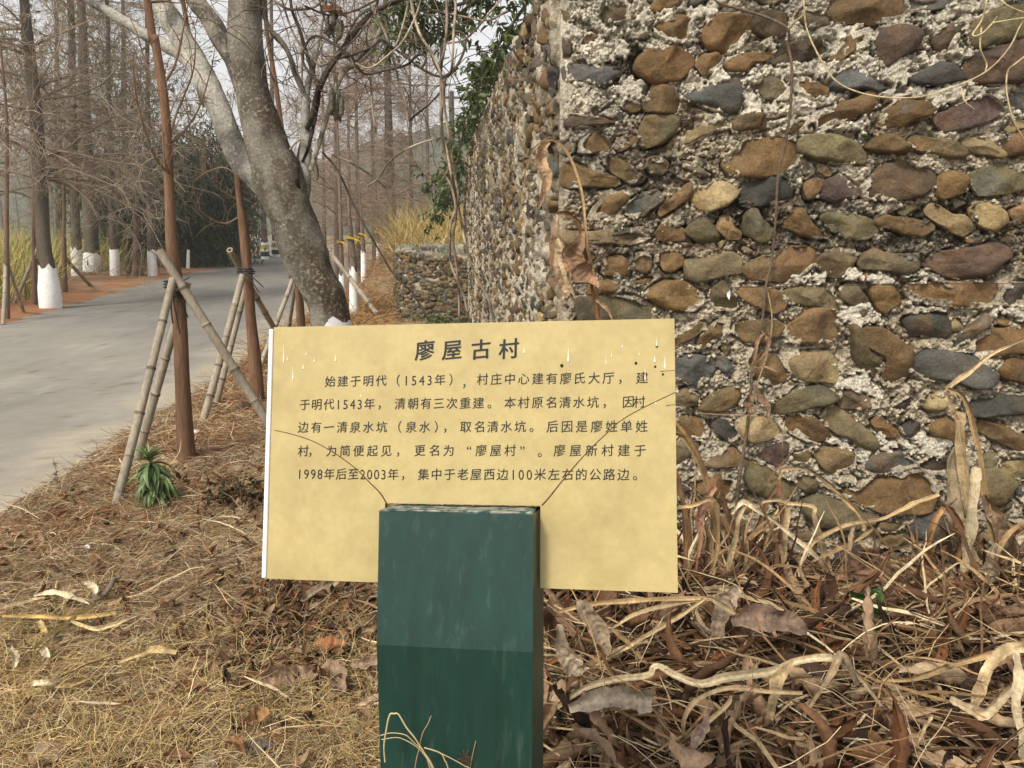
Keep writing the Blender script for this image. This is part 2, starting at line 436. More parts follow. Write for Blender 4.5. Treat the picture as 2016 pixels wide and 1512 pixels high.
# ================================================================ the cobblestone wall (front face and long side face)
STONE_COL = dict(t=(.178, .114, .050), g=(.138, .112, .060), s=(.10, .10, .088), k=(.06, .056, .048), o=(.165, .098, .043),
                 r=(.098, .066, .05), d=(.085, .062, .038), c=(.31, .235, .12))
TRACED = {   # outlines of the wall's own stones, per tile: origin of the tile, then kind + outline (quarter pixels)
(1085, 0): """g 0,60 70,55 160,90 165,140 100,158 10,150 -20,100|g 415,25 585,20 590,140 510,170 410,135|t 790,40 810,0 900,-40 1010,-10 960,40 830,75|d 725,5 760,-30 810,-10 790,25|t 815,195 850,140 980,100 1110,130 1110,240 1095,320 950,310 840,260|s 1105,305 1130,240 1205,205 1205,310|o 1215,215 1300,110 1440,95 1590,120 1575,240 1500,350 1400,400 1250,370 1210,290|d 1600,180 1640,90 1760,60 1860,100 1870,180 1820,285 1700,285 1605,260|g 555,270 650,205 750,205 760,270 640,300|r 225,320 290,240 400,225 440,270 340,310 240,350|g 0,285 80,280 145,340 140,400 80,445 0,430|s 45,520 150,490 380,490 520,530 535,570 400,670 250,620 100,620|o 665,540 700,440 850,360 1000,360 1110,430 1120,510 1050,570 980,630 830,650 730,590|t 1140,490 1200,420 1320,395 1360,450 1340,520 1210,580|o 1370,490 1450,430 1600,390 1740,395 1740,440 1600,490 1530,560 1430,565|d 1745,430 1850,390 1960,420 1900,500 1760,500|t 725,840 800,670 880,650 960,710 1010,770 990,870 870,895|s 1050,770 1120,690 1300,660 1450,610 1500,700 1490,850 1400,880 1250,840|g 1625,670 1720,585 1800,600 1890,690 1860,770 1700,775|c 540,830 600,780 700,810 700,860 620,880|d 65,960 200,890 400,930 530,950 350,985 130,1005|g 690,1110 700,990 760,905 1000,905 1010,1000 870,1120 740,1150|d 1020,930 1120,930 1120,1010 1040,1020|g 1045,1155 1080,1030 1220,980 1320,910 1370,950 1420,1000 1250,1050 1150,1110|o 1430,990 1480,910 1600,880 1850,880 1860,925 1750,990 1550,1030 1450,1030|t 215,1200 230,1110 350,1020 430,1080 470,1150 450,1180 330,1200|o 500,1150 520,1080 640,1060 690,1080 680,1130 540,1190|d 50,1180 120,1110 185,1130 180,1180 120,1230|t 1385,1300 1400,1220 1530,1120 1650,1090 1900,1110 1960,1180 1930,1290 1800,1360 1600,1385 1440,1370|g 410,1270 470,1230 560,1260 650,1330 740,1380 710,1430 620,1440 500,1370|g 750,1310 760,1240 850,1230 930,1290 890,1365 780,1360|g 920,1340 960,1270 1040,1370 1040,1410|t 990,1260 1120,1280 1270,1370 1200,1380 1050,1320|t 45,1400 70,1290 180,1280 330,1350 500,1390 520,1440 480,1465 150,1470 50,1450""",
(1512, 0): """t 525,80 560,0 620,-60 1060,-60 1130,50 1090,140 1000,165 850,170 560,150|s 1140,-40 1700,-40 1695,60 1550,80 1400,65 1150,80|g 255,130 310,50 400,70 500,140 520,180 400,205 300,195|t 505,450 560,320 680,250 800,215 820,250 790,360 660,400 560,490|r 845,330 900,210 1050,175 1200,200 1235,260 1200,350 1100,400 1000,480 900,510 870,420|d 1325,300 1370,220 1480,160 1600,110 1630,200 1550,270 1400,400 1345,380|g 1610,270 1650,150 1800,60 2050,20 2080,260 1900,320 1680,375 1630,340|r 1570,560 1640,420 1760,370 1900,330 2080,290 2080,560 1980,640 1800,645 1640,600|d 40,420 180,320 400,300 510,350 510,420 380,450 120,500|s 525,660 600,540 700,520 870,570 930,670 900,710 760,690 580,700|k 1150,600 1250,540 1360,470 1450,480 1550,540 1600,630 1400,655 1170,650|o 205,670 250,590 330,600 400,640 490,680 480,730 330,750 230,710|o 395,930 430,860 600,800 750,740 820,690 880,720 885,820 780,880 600,950 480,1010 420,990|o 905,970 950,850 1030,790 1100,775 1280,810 1290,900 1200,930 1060,990 940,1000|r 1315,900 1450,850 1600,790 1760,740 1840,800 1890,870 1750,950 1500,1020 1400,1000|t 180,1000 260,920 370,905 390,945 280,1000 190,1060|g 260,1110 330,1060 550,1060 680,1110 760,1180 780,1270 550,1280 360,1230 270,1190|t 760,1160 870,1080 960,1040 1060,1080 1120,1150 1080,1195 880,1190|t 1145,1110 1220,1060 1320,1090 1500,1110 1580,1180 1580,1240 1430,1230 1300,1190 1180,1160|c 1560,1110 1650,1070 1730,1070 1800,1120 1890,1210 1850,1240 1650,1190 1580,1150|o 1905,1170 1960,1080 2080,1000 2080,1200 1910,1220|s 1900,780 1960,740 2080,740 2080,880 1980,870|s 1980,340 1995,260 2080,230 2080,280""",
(1085, 340): """t 285,360 330,270 420,190 560,140 610,190 560,260 450,330 340,370|s 590,320 610,240 680,180 820,140 890,180 860,230 740,330 650,355|t 855,310 870,260 980,180 1060,90 1120,80 1145,130 1100,190 990,270 880,335|c 1110,200 1150,130 1250,95 1400,80 1475,140 1450,200 1330,280 1250,305 1170,280|k 1495,180 1540,90 1680,35 1800,40 1900,140 1890,200 1720,250 1580,275 1510,240|c 95,490 140,460 300,475 560,440 700,430 760,510 700,545 600,570 300,555 130,560|t 830,480 880,400 960,395 1060,460 1075,530 930,545 850,530|g 1065,470 1110,395 1240,380 1310,440 1335,510 1280,555 1180,550|t 1320,430 1340,350 1400,350 1450,430 1510,470 1500,530 1400,520 1340,470|g 1520,480 1530,350 1580,285 1640,285 1670,370 1760,430 1730,540 1620,530|t 1785,400 1880,350 1940,285 2000,310 2080,420 2160,470 2180,520 2000,500 1900,460|o 395,790 430,670 580,665 610,820 420,810|o 665,740 670,640 740,635 790,680 785,760 740,805 690,790|t 865,720 880,660 980,625 1040,670 1050,720 960,785 890,770|g 1065,740 1090,690 1250,670 1420,630 1480,680 1500,780 1350,820 1180,870 1080,830|o 1535,770 1580,700 1750,650 1870,600 2000,590 2080,610 2085,720 2000,790 1870,840 1600,850|t 180,950 200,890 330,880 430,850 500,870 550,945 330,960|t 735,980 800,910 900,865 1040,870 1190,960 1200,1010 1130,1090 950,1085 830,1030|g 1250,970 1290,880 1340,845 1400,900 1450,980 1480,1060 1420,1090 1300,1080 1260,1020|t 1475,960 1540,900 1680,900 1800,940 1860,1000 1840,1070 1750,1110 1590,1050|g 165,1010 250,975 450,970 650,990 770,1040 800,1140 750,1250 200,1250|t 980,1320 1090,1250 1180,1190 1220,1200 1220,1240 1050,1350 980,1380|t 1160,1370 1190,1280 1290,1190 1360,1140 1410,1190 1390,1260 1260,1360 1180,1400|t 1440,1260 1470,1200 1600,1180 1760,1160 1850,1220 1830,1270 1700,1350 1560,1350""",
(1512, 340): """d 720,150 820,60 940,-60 1080,-90 1200,-80 1330,0 1340,80 1200,190 1080,215 880,205 780,180|o 1345,130 1370,20 1470,-15 1590,10 1620,60 1560,150 1430,195 1360,190|g 1630,30 1660,-20 1870,-75 2000,0 2080,60 2060,120 1850,170 1700,165 1640,90|o 300,160 310,80 390,45 450,60 440,110 400,190 340,215|r 430,180 480,70 580,10 700,110 710,190 600,200 520,240|g 445,360 490,310 620,320 780,345 870,410 870,470 780,525 660,525 520,460|t 865,380 930,320 1000,350 1150,360 1280,390 1320,440 1220,500 1100,490 980,440 890,430|c 1265,310 1330,250 1400,270 1480,330 1560,330 1640,390 1640,440 1550,490 1470,470 1380,400|c 1630,300 1680,240 1790,225 1900,300 1920,380 1790,465 1700,430|t 1950,300 2080,230 2080,390 1960,360|g 380,710 440,640 580,600 730,640 680,730 600,830 520,840|g 735,710 790,640 860,605 1000,650 1180,640 1200,760 1080,800 900,770 760,760|r 1275,730 1350,640 1480,620 1600,600 1820,560 1900,610 1920,660 1830,740 1720,820 1560,840 1450,810|o 1130,930 1170,880 1400,870 1750,860 1860,900 1850,1000 1780,1080 1550,1060 1300,1040 1160,990|k 1815,980 1870,880 2080,870 2080,1050 1830,1050|g 145,950 230,920 300,890 470,920 580,1030 580,1090 400,1060 200,1030|g 575,970 620,900 690,890 760,950 820,1000 770,1050 680,1055 600,1020|t 830,940 870,880 980,880 1050,970 1050,1030 950,1120 880,1080|t 150,1270 200,1200 300,1110 420,1075 540,1100 590,1190 580,1250 510,1330 330,1355 190,1330|k 1105,1190 1160,1120 1420,1115 1450,1170 1460,1290 1150,1290|c 1465,1200 1500,1155 1545,1200 1540,1260 1480,1260|s 1475,1380 1490,1320 1600,1230 1720,1120 1785,1150 1770,1210 1640,1300 1510,1390|t 1810,1180 1880,1140 1950,1180 1940,1210 1830,1210|o 1620,1330 1720,1250 1900,1240 2080,1170 2080,1420 1850,1440 1640,1440|t 715,1290 800,1240 920,1240 1050,1330 1150,1410 1160,1500 1100,1620 980,1680 910,1640 940,1500 900,1440 770,1370|g 655,1230 700,1210 740,1300 800,1400 890,1470 900,1560 860,1640 800,1600 700,1500""",
(1300, 700): """s 120,40 250,15 400,40 440,110 370,200 290,255 150,200 90,120|s 390,20 500,30 640,120 660,190 600,210 480,120|t 690,60 730,-40 850,-20 950,30 1000,120 990,200 910,238 800,210 720,140|g 130,320 200,280 310,330 300,400 190,430 80,400|t 300,430 340,380 470,290 610,265 640,330 580,430 450,450|t 100,520 200,500 340,530 390,600 370,650 240,660 90,620|k 410,560 440,490 550,520 630,610 620,660 550,685 450,640|c 610,540 680,500 800,480 900,530 960,620 900,660 730,695 640,640|g 80,720 200,680 330,680 330,740 200,840 80,880|t 320,880 400,820 500,750 580,750 640,800 760,840 680,890 400,895|r 765,810 850,740 990,690 1020,730 980,850 930,895 850,860|o 240,1030 350,930 470,940 580,1010 600,1100 540,1160 380,1110|g 660,950 700,890 830,870 930,960 1090,1020 1090,1080 1000,1140 850,1130 720,1090|g 1030,840 1050,790 1160,760 1210,780 1180,840 1080,870""",
(1512, 700): """c 150,40 200,0 480,-10 520,50 565,130 550,225 380,210 230,200 170,100|s 1165,60 1250,-20 1600,-10 1700,60 1800,170 1760,240 1640,265 1480,215 1260,200 1190,130|o 1820,110 1900,40 2080,20 2080,260 1950,220 1840,170|g 40,430 150,330 280,265 420,260 500,300 560,360 480,400 200,470 80,485|d 565,380 620,310 710,270 770,330 880,370 870,420 740,435 600,420|k 965,480 1000,380 1060,310 1150,370 1120,440 1050,480|c 1265,430 1300,350 1400,300 1490,300 1480,380 1400,450 1320,465|k 1570,470 1620,370 1800,330 2080,320 2080,460 1900,470 1650,495|o 150,570 170,510 260,478 370,500 450,570 490,640 400,700 300,680 190,620|g 445,510 500,435 600,440 700,530 850,640 885,720 860,765 760,740 600,640 480,570|o 845,530 890,490 960,540 1045,620 1020,660 940,650 870,600|k 1075,600 1150,530 1210,550 1210,610 1160,680 1110,660|t 1285,600 1340,540 1450,520 1560,600 1600,660 1590,720 1500,720 1450,660 1340,650|t 1665,570 1720,520 1800,540 1900,570 2080,660 2080,760 1940,750 1760,650 1680,620|t 380,800 400,740 560,745 690,770 690,870 640,930 540,945 460,910|s 735,900 800,830 900,780 1080,780 1140,830 1170,880 1000,930 830,945|d 1205,860 1280,820 1450,800 1500,880 1440,960 1300,940 1220,900|o 720,1060 800,1000 1000,960 1150,925 1260,940 1330,1020 1320,1150 1280,1240 1000,1250 880,1230 740,1170 640,1080|g 1690,880 1740,800 1800,770 1840,840 1820,900 1750,910|c 1840,920 1900,870 2080,850 2080,980 1950,980 1860,960|g 240,990 300,960 390,980 430,1040 400,1090 320,1110 260,1050|d 410,970 480,980 580,1060 620,1120 520,1080 440,1040|g 280,1240 330,1160 480,1130 700,1200 860,1270 820,1340 600,1380 380,1360|t 880,1400 950,1330 1100,1320 1120,1370 1000,1410 900,1420|s 1100,1370 1180,1290 1280,1250 1400,1300 1480,1400 1460,1480 1300,1490 1150,1430|g 1680,930 1800,900 1900,960 1990,1010 1950,1080 1880,1200 1780,1210 1700,1100|d 1340,1050 1400,1030 1420,1100 1380,1200 1340,1180|g 1740,1240 1880,1200 1960,1150 1930,1250 1830,1320|s 1970,1080 2040,1040 2040,1180 2000,1150|t 1830,1360 1950,1320 2040,1330 2040,1450 1880,1430|g 0,1280 60,1270 100,1340 70,1400 0,1410|g 220,1420 320,1390 390,1440 330,1500 230,1490|g 900,1500 980,1440 1100,1430 1160,1460 1180,1520 1000,1560|r 480,1640 520,1540 680,1500 820,1560 830,1680 700,1790 540,1770""",
}
WALL_H = 2.72
C0 = np.array([.205, 3.46, 0.])
WU = nrm(np.array([1, -.155, 0.])); WN = np.array([WU[1], -WU[0], 0.])       # front: along, outward
SU = nrm(np.array([-.1, 1., 0.])); SN = np.array([-SU[1], SU[0], 0.])        # side: along, outward (towards the road)
UP = np.array([0, 0, 1.])
FRONT_L, SIDE_L = 3.6, 10.4

LIME = {   # pale lime patches smeared over the joints
(1085, 0): "155,60 330,30 400,90 330,190 230,170|60,180 150,150 270,190 270,290 150,310|330,180 420,140 520,200 460,270|150,390 400,290 620,370 600,460 300,500 150,450|980,40 1200,-20 1340,60 1240,180 1050,100|650,110 760,60 790,160 700,190|680,340 760,300 830,360 740,430|1200,620 1330,530 1400,570 1300,680 1210,680|1510,610 1600,550 1680,620 1560,700|1510,730 1600,700 1700,790 1800,820 1780,880 1560,880|1590,330 1650,270 1850,300 1850,390 1700,400|1820,850 1950,730 2016,740 2016,920 1880,920|800,90 950,60 960,130 860,170|450,700 600,560 770,640 740,760 560,760",
(1512, 0): "60,540 300,460 540,500 550,570 400,630 330,580 200,600 120,620|640,450 840,390 880,530 740,620 690,540|880,560 1000,400 1120,400 1180,540 1120,680 930,660|1120,400 1300,350 1370,410 1280,500 1180,480|1100,120 1250,60 1530,60 1540,110 1380,190 1330,280 1240,200|1400,420 1560,290 1650,400 1560,480|910,720 1200,660 1560,650 1600,760 1450,840 1330,880 1250,780 1000,800 920,800|520,160 820,170 700,220 560,300 530,240|1600,680 2016,640 2016,720 1800,720 1640,760|530,1000 850,870 850,980 780,1060 600,1040|120,830 250,750 470,790 420,900 250,930",
(1512, 340): "330,790 500,800 500,860 420,910 180,850|600,850 640,720 770,760 760,850|780,800 1000,810 1050,880 830,920|1090,820 1280,750 1320,830 1310,900 1180,860|580,1070 820,1040 850,1120 970,1180 720,1230 590,1200|1070,1010 1400,1070 1400,1110 1180,1120 1120,1130|1780,1090 2016,1060 2016,1190 1930,1150",
(1512, 700): "550,250 650,150 780,130 860,240 980,290 840,350 700,310|420,660 560,660 700,720 820,770 740,860 690,770 480,740|860,620 1000,680 1150,700 1140,760 920,760|1150,640 1250,610 1480,680 1400,820 1200,800",
}
def lime_polys():
    out = []
    for (tx, ty), txt in LIME.items():
        for rec in txt.split('|'):
            uv = []
            for pr_ in rec.split():
                a, b = [float(t) for t in pr_.split(',')]
                p_ = on_plane(tx + a / 4, ty + b / 4, C0 + WN * .045, WN) - C0
                uv.append((p_ @ WU, p_[2]))
            out.append(np.array(uv))
    return out
def pip(poly, x, y):
    ins = np.zeros(np.shape(x), bool)
    n = len(poly)
    for i in range(n):
        (x1, y1), (x2, y2) = poly[i], poly[i - 1]
        if y1 == y2: continue
        c = ((y1 > y) != (y2 > y)) & (x < (x2 - x1) * (y - y1) / (y2 - y1) + x1)
        ins ^= c
    return ins
def edge_dist(poly, x, y):
    d = np.full(np.shape(x), 9.)
    for i in range(len(poly)):
        a, b = poly[i - 1], poly[i]
        e = b - a
        t = np.clip(((x - a[0]) * e[0] + (y - a[1]) * e[1]) / (e @ e + 1e-12), 0, 1)
        d = np.minimum(d, np.hypot(x - a[0] - t * e[0], y - a[1] - t * e[1]))
    return d
def smooth_outline(poly, n, it=1):
    p = np.asarray(poly, float)
    for _ in range(it):
        q = np.roll(p, -1, 0)
        p = np.stack([.84 * p + .16 * q, .16 * p + .84 * q], 1).reshape(-1, 2)
    c = np.vstack([p, p[:1]])
    s_ = np.concatenate([[0], np.cumsum(np.linalg.norm(np.diff(c, axis=0), axis=1))])
    t = np.linspace(0, s_[-1], n + 1)[:-1]
    return np.stack([np.interp(t, s_, c[:, 0]), np.interp(t, s_, c[:, 1])], 1)
def stone(mb, poly, o, u, v, n_, colr, rng, M_=26, H=.05, seed=0):
    q = smooth_outline(poly, M_)
    c = q.mean(0)
    size = np.sqrt(max(np.ptp(q[:, 0]) * np.ptp(q[:, 1]), 1e-5))
    rel = q - c
    H = min(H, size * .34) * rng.uniform(.75, 1.25)
    rings = [(1.0, -.07), (1.015, -.012), (1.0, .22 * H), (.955, .48 * H), (.86, .74 * H), (.70, .92 * H), (.48, 1.0 * H), (.22, 1.02 * H)]
    tilt = rng.normal(0, .13, 2)
    V = []
    for k, (sc, z) in enumerate(rings):
        pts = rel * sc
        zz = np.full(M_, z) + (pts @ tilt) * sstep(0, .4, k / 7.)
        V.append(np.concatenate([pts + c, zz[:, None]], 1))
    V.append(np.array([[c[0], c[1], 1.02 * H]]))
    V = np.vstack(V)
    # worn facets: shave the crown with one or two planes
    for _ in range(rng.integers(2, 6)):
        a = rng.uniform(0, 2 * math.pi); sl = rng.uniform(.25, 1.1)
        pl = H * rng.uniform(.75, 1.05) - sl * ((V[:, 0] - c[0]) * math.cos(a) + (V[:, 1] - c[1]) * math.sin(a)) * rng.uniform(.3, 1)
        V[:, 2] = np.where(V[:, 2] > 0, np.minimum(V[:, 2], np.maximum(pl, .1 * H)), V[:, 2])
    p3 = np.concatenate([V[:, :2], V[:, 2:] + seed * 3.7], 1)
    V[:, 2] += (fbm(p3, 20, 3, 61) - .5) * .030 * (V[:, 2] > -.03)
    V[:, :2] += (np.stack([fbm(p3, 22, 2, 62), fbm(p3, 22, 2, 63)], -1) - .5) * .020
    W = o + V[:, :1] * u + V[:, 1:2] * v + V[:, 2:] * n_
    K = len(rings)
    Q = gridq(K, M_, True)
    if np.dot(np.cross(u, v), n_) < 0: Q = Q[:, ::-1]
    k = np.arange(M_)
    T = np.stack([(K - 1) * M_ + k, (K - 1) * M_ + (k + 1) % M_, np.full(M_, K * M_)], 1)
    if np.dot(np.cross(u, v), n_) < 0: T = T[:, ::-1]
    colr = np.asarray(colr) * rng.uniform(.70, 1.1) * np.array([rng.uniform(.96, 1.05), 1, rng.uniform(.9, 1.1)])
    mo = fbm(p3, 9, 3, 64)[:, None]
    C = colr[None] * (.7 + .6 * mo)
    other = np.array(STONE_COL[rng.choice(list('togsd'))])
    C = lerp(C, other[None] * (.75 + .5 * mo), sstep(.52, .68, fbm(p3, 7, 2, 65))[:, None] * rng.uniform(.1, .7))
    mb.add(W, Q, T, C)
def worley(x, y, cell, seed):
    i, j = np.floor(x / cell).astype(np.int64), np.floor(y / cell).astype(np.int64)
    d1 = np.full(x.shape, 9.)
    for a in (-1, 0, 1):
        for b in (-1, 0, 1):
            cx = (i + a + .15 + .7 * _h(i + a, j + b, 0 * i, seed)) * cell; cy = (j + b + .15 + .7 * _h(i + a, j + b, 0 * i + 5, seed)) * cell
            d1 = np.minimum(d1, np.hypot(x - cx, y - cy) / cell)
    return d1
def face(name, parent, o, u, v, n_, L, Hh, polys, rng, res, fill, big, seed, lichen=1.0, top_white=True):
    # occupancy raster for filling the rest of the face with stones
    cs = .0125
    nu, nv = int(L / cs), int(Hh / cs)
    occ = np.zeros((nv, nu), bool)
    gu, gv = (np.arange(nu) + .5) * cs, (np.arange(nv) + .5) * cs
    stones = []
    def put(poly, colr, traced):
        lo, hi = poly.min(0), poly.max(0)
        i0, i1 = max(0, int(lo[0] / cs) - 1), min(nu, int(hi[0] / cs) + 2)
        j0, j1 = max(0, int(lo[1] / cs) - 1), min(nv, int(hi[1] / cs) + 2)
        if i1 <= i0 or j1 <= j0: return traced and hi[0] > -.05 and stones.append((poly, colr)) 
        xx, yy = np.meshgrid(gu[i0:i1], gv[j0:j1])
        m_ = pip(poly, xx, yy)
        if not traced and (occ[j0:j1, i0:i1] & m_).any(): return False
        occ[j0:j1, i0:i1] |= m_ | (edge_dist(poly, xx, yy) < (.004 if not traced else .008))
        stones.append((poly, colr))
        return True
    for poly, colr in polys: put(poly, colr, True)
    kinds = list('tttggggssokdrc')
    for (n_try, rx0, rx1, ry0, ry1) in fill:
        for _ in range(n_try):
            cx, cy = rng.uniform(.03, L), rng.uniform(.02, Hh)
            if not big(cx, cy): continue
            ii, jj = min(int(cx / cs), nu - 1), min(int(cy / cs), nv - 1)
            if occ[jj, ii]: continue
            rx, ry, an = rng.uniform(rx0, rx1), rng.uniform(ry0, ry1), rng.normal(.05, .28)
            m_ = rng.integers(6, 9)
            th = np.sort(rng.uniform(0, 2 * math.pi, m_) * .35 + np.arange(m_) / m_ * 2 * math.pi)
            k = rng.uniform(.85, 1.12, m_)
            ca, sa = math.cos(an), math.sin(an)
            x, y = rx * np.cos(th) * k, ry * np.sin(th) * k
            poly = np.stack([cx + x * ca - y * sa, cy + x * sa + y * ca], 1)
            if poly[:, 0].min() < .0 or poly[:, 0].max() > L or poly[:, 1].max() > Hh: continue
            put(poly, STONE_COL[kinds[rng.integers(len(kinds))]], False)
    sm = MB()
    nT = len(polys)
    for i, (poly, colr) in enumerate(stones):
        det = 34 if i < nT else (20 if L < 5 else 14)
        stone(sm, poly, o, u, v, n_, colr, rng, det, .062 if L < 5 else .036, seed=i)
    st = sm.build('stone_facing', M['stone'], parent)
    st['kind'] = 'stuff'
    # mortar sheet between the stones
    mu, mv = int(L / res) + 1, int(Hh / res) + 1
    uu, vv = np.linspace(0, L, mu), np.linspace(0, Hh, mv)
    U, V = np.meshgrid(uu, vv)
    ins = np.zeros(U.shape); near = np.full(U.shape, .2)
    for poly, _ in stones:
        lo, hi = poly.min(0) - .06, poly.max(0) + .06
        i0, i1 = np.searchsorted(uu, lo[0]), np.searchsorted(uu, hi[0])
        j0, j1 = np.searchsorted(vv, lo[1]), np.searchsorted(vv, hi[1])
        if i1 <= i0 or j1 <= j0: continue
        xx, yy = U[j0:j1, i0:i1], V[j0:j1, i0:i1]
        d = edge_dist(poly, xx, yy); m_ = pip(poly, xx, yy)
        ins[j0:j1, i0:i1] = np.where(m_, np.maximum(ins[j0:j1, i0:i1], d), ins[j0:j1, i0:i1])
        near[j0:j1, i0:i1] = np.minimum(near[j0:j1, i0:i1], np.where(m_, 0, d))
    p3 = np.stack([U, V, 0 * U + seed], -1)
    big_n, mid, fin = fbm(p3, 6, 3, seed + 1), fbm(p3, 26, 3, seed + 2), fbm(p3, 85, 3, seed + 3)
    bil = 1 - np.abs(2 * fbm(p3, 34, 3, seed + 4) - 1) * 2.2
    patch = fbm(p3, 4.0, 3, seed + 5)
    h = -.010 + (big_n - .5) * .05 + sstep(.45, .62, patch) * .016 + (mid - .5) * .045 + (fin - .5) * .030 + bil * .008
    lap = np.clip((fbm(p3, 11, 2, seed + 6) - .46) * .14, 0, .028)
    h = h - sstep(lap, lap + .013, ins) * .06 + .02 * (ins > 0) * (ins < lap) - .03 * sstep(.014, .0, near) * (ins <= 0) * sstep(.6, .45, mid)
    if L < 5:
        wx = U + (mid - .5) * .05; wy = V + (big_n - .5) * .05
        crumb = .013 * (1 - np.minimum(worley(wx, wy, .034, seed + 11), .9) ** 2 * 1.2) + .007 * (1 - np.minimum(worley(wx, wy, .015, seed + 12), .9) ** 2 * 1.2)
        flat_ = sstep(.52, .62, fbm(p3, 5, 2, seed + 13))          # trowelled smooth in places
        h = h + (crumb - .012) * (1 - .7 * flat_)
        lime = np.zeros(U.shape)
        jit = (mid - .5) * .06 + (fin - .5) * .04
        for poly in lime_polys():
            lo, hi = poly.min(0) - .05, poly.max(0) + .05
            i0, i1 = np.searchsorted(uu, lo[0]), np.searchsorted(uu, hi[0]); j0, j1 = np.searchsorted(vv, lo[1]), np.searchsorted(vv, hi[1])
            if i1 <= i0 or j1 <= j0: continue
            xx, yy = U[j0:j1, i0:i1], V[j0:j1, i0:i1]
            d = np.where(pip(poly, xx, yy), 1, -1) * edge_dist(poly, xx, yy) + jit[j0:j1, i0:i1]
            lime[j0:j1, i0:i1] = np.maximum(lime[j0:j1, i0:i1], sstep(-.004, .010, d))
        h = np.maximum(h, lerp(h, .026 + (mid - .5) * .022 + (fin - .5) * .016 + (crumb - .012) * .25, lime))
        h = np.where(lime > .5, np.minimum(h, .046), np.minimum(h, .032))
    else:
        lime = np.zeros(U.shape); h = np.minimum(h, .034)
    h = h * sstep(0, .06, U) * 1.0
    # mortar colour: grey low down, pale lime where it was re-pointed, black crusts of lichen in the middle
    zz = V
    pale = sstep(.43, .53, patch + .12 * sstep(1.7, 2.4, zz)) * (sstep(1.5, 2.15, zz) * .95 + .25) if top_white else sstep(.5, .65, patch) * .5
    c = lerp((.36, .30, .215), (.62, .535, .395), mid[..., None])
    pale = np.maximum(pale * (.6 if L < 5 else 1), lime)
    c = lerp(c, lerp((.70, .63, .49), (.90, .84, .70), fin[..., None]), pale[..., None])
    c = c * lerp(.68 + .62 * sstep(.25, .6, fin), .88 + .24 * fin, pale)[..., None]
    lich = sstep(.45, .58, fbm(p3, 3.2, 3, seed + 7)) * sstep(1.0, 1.6, zz) * (1 - .75 * pale) * lichen
    speck = sstep(.42, .52, fbm(p3, 60, 3, seed + 8) + .16 * lich)
    c = lerp(c, (.045, .042, .032), (lich * speck * .9)[..., None])
    rust = sstep(.66, .74, fbm(p3, 2.6, 3, seed + 9))
    c = lerp(c, (.22, .11, .05), (rust * .22)[..., None])
    W = o + U[..., None] * u + V[..., None] * v + h[..., None] * n_
    q = gridq(mv, mu)
    if np.dot(np.cross(u, v), n_) < 0: q = q[:, ::-1]
    mm = MB(); mm.add(W, q, None, c.reshape(-1, 3))
    mm.build('mortar_face', M['mortar'], parent)
    if L < 5:
        # loose grains and lumps standing on the mortar
        ok = np.flatnonzero(((ins <= .004) & (h > -.03) & (U > .05) & (fbm(p3, 9, 2, seed + 14) > .40 + .25 * lime)).ravel())
        nC = 26000
        pk = rng.choice(ok, nC)
        Wp, Cp = W.reshape(-1, 3)[pk], c.reshape(-1, 3)[pk]
        r_ = .0025 + .0085 * rng.random(nC) ** 2.2
        ic = nrm(np.array([(0, 0, 1), (.9, 0, .45), (.28, .85, .45), (-.73, .53, .45), (-.73, -.53, .45), (.28, -.85, .45), (.73, .53, -.45), (-.28, .85, -.45), (-.9, 0, -.45), (-.28, -.85, -.45), (.73, -.53, -.45), (0, 0, -1)], float))
        fc = np.array([(0, 1, 2), (0, 2, 3), (0, 3, 4), (0, 4, 5), (0, 5, 1), (1, 6, 2), (2, 7, 3), (3, 8, 4), (4, 9, 5), (5, 10, 1), (2, 6, 7), (3, 7, 8), (4, 8, 9), (5, 9, 10), (1, 10, 6), (6, 11, 7), (7, 11, 8), (8, 11, 9), (9, 11, 10), (10, 11, 6)])
        Vc = ic[None] * (1 + .7 * (rng.random((nC, 12, 1)) - .5)) * r_[:, None, None] + (Wp + n_ * (r_ * .35)[:, None])[:, None, :]
        cg = MB(); cg.add(Vc, None, (fc[None] + np.arange(nC)[:, None, None] * 12).reshape(-1, 3), np.repeat(Cp * rng.uniform(.75, 1.3, (nC, 1)), 12, 0))
        cg.build('mortar_grains', M['mortar'], parent)['kind'] = 'stuff'
    return stones

wall = thing('stone_wall', 'tall wall of brown river cobbles set in rough pale mortar, its corner rising behind the yellow sign', 'wall', C0)
polys = []
for (tx, ty), txt in TRACED.items():
    for rec in txt.split('|'):
        k, pts = rec.split(' ', 1)
        uv = []
        for pr_ in pts.split():
            a, b = [float(t) for t in pr_.split(',')]
            p_ = on_plane(tx + a / 4, ty + b / 4, C0 + WN * .045, WN) - C0
            uv.append((p_ @ WU, p_[2]))
        uv = np.array(uv)
        cc = uv.mean(0); uv = cc + (uv - cc) * 1.12
        if tx > 1500 or uv[:, 0].max() < 0.04: pass
        uv[:, 0] = np.maximum(uv[:, 0], .004)
        polys.append((uv, STONE_COL[k]))
rng = np.random.default_rng(7)
